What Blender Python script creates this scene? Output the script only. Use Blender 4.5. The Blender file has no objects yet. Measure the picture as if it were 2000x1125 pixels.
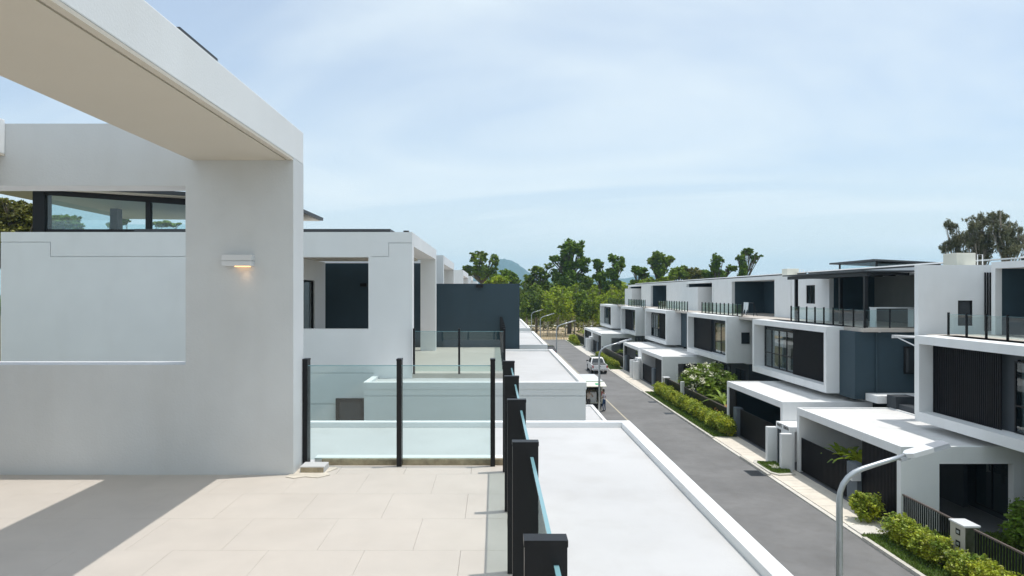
import bpy, bmesh, math, random
import numpy as np
from mathutils import Vector, Matrix
random.seed(7); RNG = np.random.default_rng(11)
S = bpy.context.scene; C = S.collection
R = math.radians

# ------------------------------------------------------------ camera / world / sun / exposure
CH = 9.4                                   # camera height above the road
cam = bpy.data.cameras.new('camera'); co = bpy.data.objects.new('camera', cam); C.objects.link(co)
co.location = (0, 0, CH); co.rotation_euler = (R(90), 0, 0)
cam.sensor_width = 36; cam.lens = 36 * 1333 / 2000
cam.shift_x = (1000 - 966) / 2000; cam.shift_y = (573 - 562.5) / 2000
cam.clip_start = 0.05; cam.clip_end = 20000
S.camera = co
SUN = Vector((0.22, 0.053, 1)).normalized()
EL = math.asin(SUN.z)
w = bpy.data.worlds.new('World'); S.world = w; w.use_nodes = True
nt = w.node_tree; N = nt.nodes; L = nt.links
bg = N['Background']; bg.inputs['Strength'].default_value = 0.125
sky = N.new('ShaderNodeTexSky'); sky.sky_type = 'NISHITA'; sky.sun_disc = False
sky.sun_elevation = EL; sky.sun_rotation = math.atan2(SUN.x, SUN.y)
sky.air_density = 1.0; sky.dust_density = 1.6; sky.ozone_density = 1.2
# thin cirrus: noise on the sky direction projected to a flat cloud deck
tc = N.new('ShaderNodeTexCoord'); sep = N.new('ShaderNodeSeparateXYZ'); L.new(tc.outputs['Generated'], sep.inputs[0])
def M(op, a, b=None, c=None, clamp=False):
    n = N.new('ShaderNodeMath'); n.operation = op; n.use_clamp = clamp
    for i, v in enumerate((a, b, c)):
        if v is None: continue
        if isinstance(v, (int, float)): n.inputs[i].default_value = v
        else: L.new(v, n.inputs[i])
    return n.outputs[0]
zz = M('ADD', M('ABSOLUTE', sep.outputs[2]), 0.16)
px_ = M('DIVIDE', sep.outputs[0], zz); py_ = M('DIVIDE', sep.outputs[1], zz)
cmb = N.new('ShaderNodeCombineXYZ')
L.new(M('MULTIPLY', px_, 0.55), cmb.inputs[0]); L.new(M('ADD', M('MULTIPLY', py_, 0.95), M('MULTIPLY', px_, 0.3)), cmb.inputs[1])
n1 = N.new('ShaderNodeTexNoise'); n1.inputs['Scale'].default_value = 0.75; n1.inputs['Detail'].default_value = 9
n1.inputs['Roughness'].default_value = 0.52; n1.inputs['Distortion'].default_value = 0.9; L.new(cmb.outputs[0], n1.inputs['Vector'])
n2 = N.new('ShaderNodeTexNoise'); n2.inputs['Scale'].default_value = 0.32; n2.inputs['Detail'].default_value = 4; L.new(cmb.outputs[0], n2.inputs['Vector'])
cl = M('MULTIPLY', M('ADD', n1.outputs[0], M('MULTIPLY', n2.outputs[0], 0.9)), 1.0)
mr = N.new('ShaderNodeMapRange'); mr.interpolation_type = 'SMOOTHSTEP'
mr.inputs['From Min'].default_value = 0.80; mr.inputs['From Max'].default_value = 1.12
mr.inputs['To Min'].default_value = 0.34; mr.inputs['To Max'].default_value = 1.0
L.new(cl, mr.inputs['Value'])
mx = N.new('ShaderNodeMix'); mx.data_type = 'RGBA'; L.new(M('MAXIMUM', mr.outputs[0], M('SUBTRACT', 0.9, M('MULTIPLY', M('ABSOLUTE', sep.outputs[2]), 2.6)), clamp=True), mx.inputs['Factor'])
L.new(sky.outputs[0], mx.inputs['A']); mx.inputs['B'].default_value = (5.25, 5.8, 6.1, 1)
L.new(mx.outputs['Result'], bg.inputs['Color'])
sd = bpy.data.lights.new('sun', 'SUN'); so = bpy.data.objects.new('sun', sd); C.objects.link(so)
sd.energy = 2.35; sd.angle = R(0.53); sd.color = (1.0, 0.96, 0.90)
so.rotation_euler = SUN.to_track_quat('Z', 'Y').to_euler(); so.location = (0, 0, 60)
S.view_settings.view_transform = 'Standard'; S.view_settings.look = 'None'
S.view_settings.exposure = 0.45; S.view_settings.gamma = 1; S.view_settings.use_curve_mapping = False
S.render.engine = 'CYCLES'
S.cycles.max_bounces = 10; S.cycles.diffuse_bounces = 4; S.cycles.transparent_max_bounces = 24
S.cycles.use_denoising = True; S.cycles.volume_bounces = 1

# ------------------------------------------------------------ materials
def mat(name, col, rough=0.6, var=0.0, vscale=1.0, bump=0.0, bscale=30.0, metal=0.0, spec=0.5, dirt=0.0,
        col2=None, trans=0.0, emit=None, estr=0.0, stretch=(1, 1, 1), island=False):
    m = bpy.data.materials.new(name); m.use_nodes = True
    t = m.node_tree; n = t.nodes; l = t.links; p = n['Principled BSDF']
    p.inputs['Base Color'].default_value = (*col, 1); p.inputs['Roughness'].default_value = rough
    p.inputs['Metallic'].default_value = metal; p.inputs['Specular IOR Level'].default_value = spec
    if emit: p.inputs['Emission Color'].default_value = (*emit, 1); p.inputs['Emission Strength'].default_value = estr
    g = n.new('ShaderNodeNewGeometry')
    mp = n.new('ShaderNodeMapping'); mp.inputs['Scale'].default_value = stretch; l.new(g.outputs['Position'], mp.inputs[0])
    src = None
    if var or col2:
        nz = n.new('ShaderNodeTexNoise'); nz.inputs['Scale'].default_value = vscale; nz.inputs['Detail'].default_value = 6
        nz.inputs['Roughness'].default_value = 0.6; l.new(mp.outputs[0], nz.inputs['Vector'])
        r = n.new('ShaderNodeValToRGB'); l.new(nz.outputs[0], r.inputs[0])
        c2 = col2 or tuple(c * (1 - var) for c in col); c1 = col if col2 else tuple(min(1, c * (1 + var * .4)) for c in col)
        r.color_ramp.elements[0].position = .3; r.color_ramp.elements[0].color = (*c2, 1)
        r.color_ramp.elements[1].position = .7; r.color_ramp.elements[1].color = (*c1, 1)
        src = r.outputs[0]
    if island:
        h = n.new('ShaderNodeHueSaturation'); mm = n.new('ShaderNodeMapRange')
        mm.inputs['To Min'].default_value = 1 - island; mm.inputs['To Max'].default_value = 1 + island
        l.new(g.outputs['Random Per Island'], mm.inputs[0]); l.new(mm.outputs[0], h.inputs['Value'])
        oi = n.new('ShaderNodeObjectInfo'); m3 = n.new('ShaderNodeMapRange')
        m3.inputs['To Min'].default_value = .485; m3.inputs['To Max'].default_value = .512
        l.new(g.outputs['Random Per Island'], m3.inputs[0]); l.new(m3.outputs[0], h.inputs['Hue'])
        if src: l.new(src, h.inputs['Color'])
        else: h.inputs['Color'].default_value = (*col, 1)
        src = h.outputs[0]
    if dirt:
        nz = n.new('ShaderNodeTexNoise'); nz.inputs['Scale'].default_value = 1.0; nz.inputs['Detail'].default_value = 8
        m2 = n.new('ShaderNodeMapping'); m2.inputs['Scale'].default_value = (2.2, 2.2, .35); l.new(g.outputs['Position'], m2.inputs[0])
        l.new(m2.outputs[0], nz.inputs['Vector'])
        r = n.new('ShaderNodeMapRange'); r.inputs['From Min'].default_value = .48; r.inputs['From Max'].default_value = .8
        r.inputs['To Max'].default_value = dirt; l.new(nz.outputs[0], r.inputs[0])
        k = n.new('ShaderNodeMix'); k.data_type = 'RGBA'; l.new(r.outputs[0], k.inputs['Factor'])
        if src: l.new(src, k.inputs['A'])
        else: k.inputs['A'].default_value = (*col, 1)
        k.inputs['B'].default_value = (col[0] * .62, col[1] * .58, col[2] * .52, 1); src = k.outputs['Result']
    if src: l.new(src, p.inputs['Base Color'])
    if bump:
        nb = n.new('ShaderNodeTexNoise'); nb.inputs['Scale'].default_value = bscale; nb.inputs['Detail'].default_value = 5
        l.new(mp.outputs[0], nb.inputs['Vector']); b = n.new('ShaderNodeBump'); b.inputs['Strength'].default_value = bump
        b.inputs['Distance'].default_value = .02; l.new(nb.outputs[0], b.inputs['Height']); l.new(b.outputs[0], p.inputs['Normal'])
    if trans:
        tr = n.new('ShaderNodeBsdfTranslucent'); ms = n.new('ShaderNodeMixShader'); ms.inputs[0].default_value = trans
        if src: l.new(src, tr.inputs[0])
        else: tr.inputs[0].default_value = (*col, 1)
        l.new(p.outputs[0], ms.inputs[1]); l.new(tr.outputs[0], ms.inputs[2]); l.new(ms.outputs[0], n['Material Output'].inputs[0])
    return m
def glass(name, tint, refl=0.10, rough=0.02, ior=1.5):
    m = bpy.data.materials.new(name); m.use_nodes = True; t = m.node_tree; n = t.nodes; l = t.links
    n.remove(n['Principled BSDF'])
    tr = n.new('ShaderNodeBsdfTransparent'); tr.inputs[0].default_value = (*tint, 1)
    gl = n.new('ShaderNodeBsdfGlossy'); gl.inputs['Roughness'].default_value = rough; gl.inputs['Color'].default_value = (.95, 1, 1, 1)
    f = n.new('ShaderNodeFresnel'); f.inputs[0].default_value = ior
    a = n.new('ShaderNodeMath'); a.operation = 'ADD'; a.use_clamp = True; a.inputs[1].default_value = refl; l.new(f.outputs[0], a.inputs[0])
    gg = n.new('ShaderNodeNewGeometry'); inv = n.new('ShaderNodeMath'); inv.operation = 'SUBTRACT'; inv.inputs[0].default_value = 1; l.new(gg.outputs['Backfacing'], inv.inputs[1])
    a2 = n.new('ShaderNodeMath'); a2.operation = 'MULTIPLY'; l.new(a.outputs[0], a2.inputs[0]); l.new(inv.outputs[0], a2.inputs[1]); a = a2
    ms = n.new('ShaderNodeMixShader'); l.new(a.outputs[0], ms.inputs[0]); l.new(tr.outputs[0], ms.inputs[1]); l.new(gl.outputs[0], ms.inputs[2])
    l.new(ms.outputs[0], n['Material Output'].inputs[0]); return m
WHITESHADE = mat('white_render_shaded', (.625, .64, .645), .75, var=.08, vscale=.8, bump=.14, bscale=55, dirt=.18)  # white render darkened for the near frame wall, its shade put into the colour
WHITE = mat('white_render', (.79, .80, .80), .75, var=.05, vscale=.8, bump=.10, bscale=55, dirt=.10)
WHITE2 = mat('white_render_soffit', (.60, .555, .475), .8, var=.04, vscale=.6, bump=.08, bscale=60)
ROOFR = mat('bright_roof_coat', (.74, .735, .72), .65, var=.10, vscale=.5, bump=.12, bscale=20, dirt=.25)
ROOFW = mat('white_roof_coat', (.54, .535, .53), .65, var=.10, vscale=.5, bump=.12, bscale=20, dirt=.22)
SLATE = mat('slate_blue_paint', (.029, .056, .075), .7, var=.12, vscale=.7, bump=.12, bscale=60, dirt=.15)
SLATED = mat('charcoal_paint', (.035, .043, .052), .7, var=.15, vscale=1.2, bump=.1, bscale=60)
BLACK = mat('black_metal', (.009, .009, .011), .42, spec=.3, bump=.03, bscale=80)
SLAT = mat('black_brown_slat', (.008, .0075, .010), .5, spec=.25, var=.3, vscale=3)
DARKROOF = mat('dark_sheet', (.03, .035, .04), .5, var=.2)
METROOF = mat('white_metal_sheet', (.78, .78, .77), .35, var=.04)
TILE = mat('terrace_tile', (.54, .49, .435), .55, var=.07, vscale=2.2, bump=.05, bscale=40, dirt=.10)
GROUT = mat('tile_grout', (.49, .44, .385), .9)
MORTAR = mat('rough_mortar', (.42, .35, .24), .95, var=.4, vscale=9, bump=.8, bscale=25)
CONC = mat('light_concrete', (.66, .63, .57), .85, var=.14, vscale=1.2, bump=.25, bscale=30, dirt=.3)
KERB = mat('kerb_concrete', (.58, .55, .49), .85, var=.25, vscale=2.5, bump=.3, bscale=30)
PAVE = mat('beige_paver', (.72, .66, .565), .85, var=.12, vscale=1.3, bump=.2, bscale=30, dirt=.2)
ASPH = mat('asphalt', (.19, .187, .184), .85, var=.26, vscale=.35, bump=.5, bscale=90, dirt=.3)
YEL = mat('cream_line', (.50, .45, .34), .8, var=.3, vscale=3)
GROUND = mat('ground_soil', (.10, .12, .045), .95, col2=(.16, .13, .07), vscale=.05)
SAND = mat('sand', (.52, .41, .26), .95, var=.3, vscale=.3, bump=.4, bscale=2)
GRASSB = mat('lawn_base', (.075, .115, .02), .95, col2=(.05, .075, .015), vscale=3)
GRASS = mat('grass_blade', (.12, .19, .025), .7, trans=.3, island=.35)
STEEL = mat('galvanised_steel', (.50, .53, .55), .38, metal=.75, var=.12, vscale=4)
LAMPW = mat('lamp_casing', (.72, .73, .74), .4, var=.06)
LAMPG = mat('lamp_fins', (.42, .44, .47), .45)
GREYP = mat('grey_pillar', (.11, .135, .16), .75, var=.12, dirt=.3)
MARBLE = mat('mottled_stainless', (.20, .20, .16), .3, col2=(.09, .12, .05), vscale=5, metal=.6)
BEIGE = mat('beige_casing', (.50, .47, .42), .7, var=.08)
WOOD = mat('weathered_wood', (.55, .44, .27), .85, var=.4, vscale=4, stretch=(1, 1, .2))
BARK = mat('bark', (.16, .13, .10), .9, var=.4, vscale=5, bump=.6, bscale=12)
BARKP = mat('pale_bark', (.36, .32, .27), .9, var=.3, vscale=5)
CURT = mat('curtain', (.72, .72, .70), .85, trans=.3)
CURTB = mat('brown_blind', (.30, .21, .14), .8, var=.3, vscale=1.5)
GCLR = glass('clear_green_glass', (.865, .935, .93), .03)
GEDGE = mat('glass_edge', (.20, .38, .42), .2, spec=.8)
GWIN = glass('window_glass', (.62, .68, .70), .06)
GDARK = mat('dark_glazing', (.03, .035, .04), .08, spec=.7)
GCLE = glass('clerestory_glass', (.86, .93, .94), .05)
HILLM = mat('hill_forest', (.035, .075, .055), .95, col2=(.02, .045, .035), vscale=.02)
LDARK = mat('leaf_dark', (.20, .31, .03), .6, trans=.35, island=.45, col2=(.12, .20, .025), vscale=.4)
LMID = mat('leaf_mid', (.28, .38, .04), .55, trans=.42, island=.4, col2=(.10, .17, .03), vscale=.3)
LYEL = mat('leaf_yellow_green', (.50, .58, .04), .55, trans=.45, island=.35, col2=(.19, .29, .03), vscale=.35)
LHEDGE = mat('leaf_hedge', (.55, .56, .035), .5, trans=.35, island=.45, col2=(.16, .26, .04), vscale=1.6)
LOLIVE = mat('leaf_olive', (.26, .26, .04), .6, trans=.3, island=.4, col2=(.12, .12, .035), vscale=.5)
LGREY = mat('leaf_grey_green', (.24, .25, .15), .6, trans=.4, island=.4, col2=(.16, .16, .09), vscale=.6)
PETAL = mat('petal', (.82, .80, .62), .6, trans=.3)
ORANGE = mat('croton_leaf', (.50, .22, .04), .55, trans=.3, island=.4)
PAINTW = mat('white_car_paint', (.78, .79, .80), .25, spec=.6)
CARGL = mat('car_glass', (.02, .025, .03), .06, spec=.8)
RUBBER = mat('rubber', (.015, .015, .015), .8)
CHROME = mat('chrome', (.6, .6, .62), .2, metal=1)
REDL = mat('red_lens', (.45, .02, .02), .3)
CREAM = mat('cream_paint', (.74, .72, .62), .5, var=.1)
GREENP = mat('green_print', (.05, .35, .18), .6)
BLACKP = mat('black_car_paint', (.012, .012, .014), .18, spec=.7)
SKIN = mat('skin', (.33, .19, .12), .6)
HAIR = mat('hair', (.015, .012, .01), .7)
SHIRT1 = mat('white_print_shirt', (.62, .60, .62), .85, col2=(.38, .36, .44), vscale=14)
JEANS = mat('blue_jeans', (.03, .07, .16), .85, var=.3, vscale=8)
SHIRT2 = mat('beige_shirt', (.42, .36, .32), .85, var=.2, vscale=8)
TROUS = mat('dark_trousers', (.05, .045, .045), .85)
WARM = mat('warm_led', (1, .6, .3), .5, emit=(1, .55, .22), estr=1.4)
DGREEN = mat('open_room_dark', (.10, .10, .09), .8, var=.2)
ALCO = mat('alcove_grey', (.16, .165, .155), .8, var=.1)
INTW = mat('room_wall_warm', (.42, .41, .37), .8, var=.1)

# ------------------------------------------------------------ geometry helpers
class MB:
    def __init__(s): s.v = []; s.f = []
    def quad(s, a, b, c, d): i = len(s.v); s.v += [a, b, c, d]; s.f.append((i, i+1, i+2, i+3)); return s
    def box(s, x0, x1, y0, y1, z0, z1):
        i = len(s.v)
        s.v += [(x0,y0,z0),(x1,y0,z0),(x1,y1,z0),(x0,y1,z0),(x0,y0,z1),(x1,y0,z1),(x1,y1,z1),(x0,y1,z1)]
        s.f += [tuple(i+k for k in q) for q in ((0,3,2,1),(4,5,6,7),(0,1,5,4),(1,2,6,5),(2,3,7,6),(3,0,4,7))]; return s
    def slab(s, ax, u0, u1, v0, v1, t0, t1, holes=()):
        """plate with rectangular holes. ax: 'x' -> u=y v=z t=x ; 'y' -> u=x v=z t=y ; 'z' -> u=x v=y t=z"""
        def P(u, v, t): return {'x': (t, u, v), 'y': (u, t, v), 'z': (u, v, t)}[ax]
        us = sorted({u0, u1, *[min(max(q, u0), u1) for h in holes for q in h[:2]]}); vs = sorted({v0, v1, *[min(max(q, v0), v1) for h in holes for q in h[2:]]})
        solid = {}
        for a in range(len(us)-1):
            for b in range(len(vs)-1):
                cu = (us[a]+us[a+1])/2; cv = (vs[b]+vs[b+1])/2
                solid[a, b] = not any(h[0] < cu < h[1] and h[2] < cv < h[3] for h in holes)
        for (a, b), ok in solid.items():
            if not ok: continue
            A, B, c, d = us[a], us[a+1], vs[b], vs[b+1]
            s.quad(P(A,c,t0), P(A,d,t0), P(B,d,t0), P(B,c,t0)); s.quad(P(A,c,t1), P(B,c,t1), P(B,d,t1), P(A,d,t1))
            if not solid.get((a-1, b)): s.quad(P(A,c,t0), P(A,c,t1), P(A,d,t1), P(A,d,t0))
            if not solid.get((a+1, b)): s.quad(P(B,c,t0), P(B,d,t0), P(B,d,t1), P(B,c,t1))
            if not solid.get((a, b-1)): s.quad(P(A,c,t0), P(B,c,t0), P(B,c,t1), P(A,c,t1))
            if not solid.get((a, b+1)): s.quad(P(A,d,t0), P(A,d,t1), P(B,d,t1), P(B,d,t0))
        return s
    def tube(s, pts, rad, n=10, cap=True):
        pts = [Vector(p) for p in pts]; rad = rad if isinstance(rad, (list, tuple)) else [rad]*len(pts)
        i0 = len(s.v); up = None
        for k, p in enumerate(pts):
            d = (pts[min(k+1, len(pts)-1)] - pts[max(k-1, 0)]).normalized()
            if up is None: up = Vector((0,0,1)) if abs(d.z) < .9 else Vector((1,0,0))
            a = d.cross(up).normalized(); b = d.cross(a).normalized(); up = -(b if False else b) if False else (a.cross(d)).normalized()
            for j in range(n):
                t = 2*math.pi*j/n; s.v.append(tuple(p + (a*math.cos(t) + b*math.sin(t))*rad[k]))
        for k in range(len(pts)-1):
            for j in range(n):
                A = i0+k*n+j; B = i0+k*n+(j+1) % n; s.f.append((A, B, B+n, A+n))
        if cap: s.f.append(tuple(i0+j for j in range(n))); s.f.append(tuple(i0+(len(pts)-1)*n+j for j in reversed(range(n))))
        return s
    def prism(s, prof, y0, y1, ax='y'):
        """extrude a closed profile [(u,v)] along ax"""
        n = len(prof); i = len(s.v)
        P = (lambda u, v, t: (u, t, v)) if ax == 'y' else (lambda u, v, t: (t, u, v)) if ax == 'x' else (lambda u, v, t: (u, v, t))
        s.v += [P(u, v, y0) for u, v in prof] + [P(u, v, y1) for u, v in prof]
        s.f.append(tuple(range(i, i+n))); s.f.append(tuple(range(i+2*n-1, i+n-1, -1)))
        for k in range(n): s.f.append((i+k, i+(k+1) % n, i+n+(k+1) % n, i+n+k))
        return s
def mesh_of(name, mb, m, org=(0,0,0), smooth=False):
    me = bpy.data.meshes.new(name)
    me.from_pydata([(a-org[0], b-org[1], c-org[2]) for a, b, c in mb.v], [], mb.f)
    bm = bmesh.new(); bm.from_mesh(me); bmesh.ops.recalc_face_normals(bm, faces=bm.faces); bm.to_mesh(me); bm.free()
    if m: me.materials.append(m)
    if smooth: me.polygons.foreach_set('use_smooth', [True]*len(me.polygons))
    return me
def tag(o, label=None, cat=None, group=None, kind=None):
    if label: o['label'] = label
    if cat: o['category'] = cat
    if group: o['group'] = group
    if kind: o['kind'] = kind
    return o
def thing(name, label, cat, loc=(0,0,0), group=None):
    o = bpy.data.objects.new(name, None); C.objects.link(o); o.location = loc; o.empty_display_size = .3
    return tag(o, label, cat, group)
def rootof(o):
    while o.parent: o = o.parent
    return o
def part(parent, name, mb, m, label=None, kind=None, bevel=0, smooth=False):
    org = tuple(rootof(parent).location) if parent else (0,0,0)
    o = bpy.data.objects.new(name, mesh_of(name, mb, m, org, smooth)); C.objects.link(o)
    if parent: o.parent = parent
    if bevel:
        b = o.modifiers.new('bevel', 'BEVEL'); b.width = bevel; b.segments = 2; b.limit_method = 'ANGLE'
    return tag(o, label, kind=kind)
def solo(name, mb, m, label, cat, group=None, bevel=0, smooth=False, org=None):
    """a thing that is one mesh, origin at its base"""
    if org is None:
        a = np.array(mb.v); org = ((a[:,0].min()+a[:,0].max())/2, (a[:,1].min()+a[:,1].max())/2, a[:,2].min())
    o = bpy.data.objects.new(name, mesh_of(name, mb, m, org, smooth)); C.objects.link(o); o.location = org
    if bevel:
        b = o.modifiers.new('bevel', 'BEVEL'); b.width = bevel; b.segments = 2; b.limit_method = 'ANGLE'
    return tag(o, label, cat, group)
def piece(parent, name, me, pos, rz=0):
    """one of many alike pieces sharing a mesh; pos is in world space"""
    o = bpy.data.objects.new(name, me); C.objects.link(o); o.parent = parent
    o.location = Vector(pos) - Vector(rootof(parent).location); o.rotation_euler = (0, 0, rz); return o
def struct(name, mb, m, kind='structure'):
    return tag(part(None, name, mb, m), kind=kind)
_bm = {}
def unit(name, dx, dy, dz, m):
    k = (name, round(dx,4), round(dy,4), round(dz,4), m.name)
    if k not in _bm: _bm[k] = mesh_of(name, MB().box(-dx/2, dx/2, -dy/2, dy/2, 0, dz), m)
    return _bm[k]
def copy_tree(o, parent=None):
    c = o.copy(); C.objects.link(c); c.parent = parent
    for ch in list(o.children): copy_tree(ch, c)
    return c

# ------------------------------------------------------------ ground, road, kerbs, pavements
struct('ground', MB().quad((-6000,-6000,-.08), (6000,-6000,-.08), (6000,6000,-.08), (-6000,6000,-.08)), GROUND)
RE = 136.5                                     # road end
struct('road', MB().box(7.4, 14.0, -40, RE, -.2, 0), ASPH)
struct('road_line', MB().box(9.80, 9.92, -40, RE-.5, -.01, .005), YEL)
struct('sand_clearing', MB().quad((-60,RE+.2,-.02),(60,RE+.2,-.02),(70,190,-.02),(-70,190,-.02)), SAND)
struct('far_road', MB().box(-120, 140, 192, 196, -.05, .25), CONC)
K = struct('kerb_right', MB().box(13.98, 14.02, -40, -39.9, -.1, .0), KERB)
kme = mesh_of('kerb_stone', MB().box(-.08, .08, -.493, .493, -.1, .13), KERB)
KL = struct('kerb_left', MB().box(7.24, 7.28, -40, -39.9, -.1, .0), KERB)
drive = [(26.4, 44.2), (64.6, 83.6), (101.6, 121.5)]
def is_drive(y): return any(a < y < b for a, b in drive)
for i in range(116):
    y = 20 + i + .5
    if y > RE: break
    if not (is_drive(y) and not 35.3 < y < 38.6):
        piece(K, 'kerb_stone', kme, (14.08, y, 0))
    if y > 40: piece(KL, 'kerb_stone', kme, (7.32, y, 0))
struct('kerb_end', MB().box(7.24, 14.16, RE, RE+.16, -.1, .16), KERB)
struct('pavement_left', MB().box(5.2, 7.24, -40, RE, -.1, .11), CONC)
struct('pavement_base', MB().box(14.02, 15.7, -40, RE, -.15, .055), CONC)
pv = mesh_of('paver', MB().box(-.80, .80, -.245, .245, 0, .075), PAVE)
DP = struct('driveway', MB().box(14.16, 15.85, 26.4, 26.44, 0, .06), PAVE)
for a, b in drive[:2]:
    y = a + .25
    while y < b:
        piece(DP, 'paver', pv, (15.02, y, .02 + random.uniform(-.004, .004))); y += .5
struct('verge_soil', MB().box(14.16, 15.75, 18, 26.35, -.1, .10).box(14.16, 15.75, 44.3, 64.5, -.1, .10).box(14.16, 15.75, 83.7, 101.5, -.1, .10).box(14.16,15.75,121.6,RE,-.1,.1), GRASSB)
struct('garden_lawn', MB().box(16.2, 34, 10, 26.6, -.1, .08).box(16.2, 34, 46.8, 64.6, -.1, .08).box(16.2, 34, 84.4, 101.5, -.1, .08), GRASSB)
FLOORG = mat('grey_floor', (.15, .155, .165), .7, var=.15)
struct('carport_floor', MB().box(15.86, 22, 26.62, 46.78, -.1, .09).box(15.86, 22, 64.62, 84.38, -.1, .09).box(15.86, 22, 101.52, 121, -.1, .09), FLOORG)
# narrow concrete crossing beside the nearest planting bed
struct('footpath_slab', MB().box(14.18, 15.7, 26.4, 27.4, .02, .108), CONC)

def blades(name, rects, n, h, m, label):
    P = []
    tot = sum((r[1]-r[0])*(r[3]-r[2]) for r in rects)
    for x0, x1, y0, y1, z in rects:
        k = int(n*(x1-x0)*(y1-y0)/tot)
        p = np.stack([RNG.uniform(x0, x1, k), RNG.uniform(y0, y1, k), np.full(k, z)], 1)
        a = RNG.uniform(0, 2*np.pi, k); d = np.stack([np.cos(a), np.sin(a), 0*a], 1)*.022
        t = np.stack([RNG.normal(0, .035, k), RNG.normal(0, .035, k), RNG.uniform(.5, 1.1, k)*h], 1)
        P.append(np.stack([p-d, p+d, p+t+d*.3, p+t-d*.3], 1))
    o = quads(name, np.concatenate(P), m); tag(o, label, kind='stuff'); return o
def quads(name, P, m, org=(0,0,0)):
    """P: (n,4,3) -> object of loose quads"""
    return linkq(name, qmesh(name, P, m, org))
def linkq(name, me): o = bpy.data.objects.new(name, me); C.objects.link(o); return o
def qmesh(name, P, m, org=(0,0,0)):
    P = P - np.array(org); n = len(P); me = bpy.data.meshes.new(name)
    me.vertices.add(4*n); me.vertices.foreach_set('co', P.reshape(-1))
    me.loops.add(4*n); me.loops.foreach_set('vertex_index', np.arange(4*n, dtype=np.int32))
    me.polygons.add(n); me.polygons.foreach_set('loop_start', np.arange(0, 4*n, 4, dtype=np.int32))
    me.update(); me.materials.append(m); return me
blades('grass', [(14.18,15.7,18,26.3,.1),(14.18,15.7,44.4,64.4,.1),(14.18,15.7,83.8,101.4,.1)], 26000, .11, GRASS, 'short green grass of the verge between kerb and hedges')
blades('garden_grass', [(16.2,20.4,20,26.5,.08)], 9000, .12, GRASS, 'lawn behind the nearest black railing fence')

# ------------------------------------------------------------ generic architectural pieces
def flat_roof(root, name, x0, x1, y0, y1, zt, th, pw=.15, pd=.08, m=WHITE, top=ROOFW, sides='NSEW'):
    """slab with low parapet; returns part. zt = parapet top"""
    mb = MB().slab('z', x0, x1, y0, y1, zt-th, zt, holes=[(x0+(pw if 'W' in sides else 0), x1-(pw if 'E' in sides else 0), y0+(pw if 'S' in sides else 0), y1-(pw if 'N' in sides else 0))])
    o = part(root, name, mb, m)
    q = MB().box(x0+(pw if 'W' in sides else 0), x1-(pw if 'E' in sides else 0), y0+(pw if 'S' in sides else 0), y1-(pw if 'N' in sides else 0), zt-th+.004, zt-pd)
    part(o, 'roof_surface', q, top); return o
def railing(label, pts, floor, h, sp, group, inset=.05, px=.12, glass_h=.08, name='glass_railing', near=False, skip=()):
    """posts and panes along a polyline"""
    root = thing(name, label, 'railing', (pts[0][0], pts[0][1], floor), group)
    for (x0, y0), (x1, y1) in zip(pts, pts[1:]):
        d = Vector((x1-x0, y1-y0, 0)); ln = d.length; d.normalize(); n = max(1, round(ln/sp)); rz = math.atan2(d.y, d.x)
        me = unit('post', .05, px, h, BLACK)
        if near:
            k = ('postb', h)
            if k not in _bm:
                _bm[k] = mesh_of('post', MB().box(-.026, .026, -px/2, px/2, 0, h-.02).box(-.029, .029, -px/2-.002, px/2+.002, h-.02, h), BLACK)
            me = _bm[k]
        gm = ('pane', round(ln/n, 3), h)
        if gm not in _bm:
            _bm[gm] = mesh_of('glass_pane', MB().box(.026, ln/n-.026, -.006, .006, .07, h-glass_h), GCLR)
            _bm[gm+('e',)] = mesh_of('glass_edge', MB().box(.026, ln/n-.026, -.0075, .0075, h-glass_h, h-glass_h+.008), GEDGE)
        for i in range(n+1):
            p = Vector((x0, y0, floor)) + d*(ln*i/n)
            if i == 0 and (x0, y0) != tuple(pts[0]): pass
            else: piece(root, 'post', me, p, rz)
            if i < n:
                off = Vector((-d.y, d.x, 0))*(-.03 if near else 0)
                g = piece(root, 'glass_pane', _bm[gm], p+off, rz)
                e = bpy.data.objects.new('glass_edge', _bm[gm+('e',)]); C.objects.link(e); e.parent = g
    return root
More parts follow.
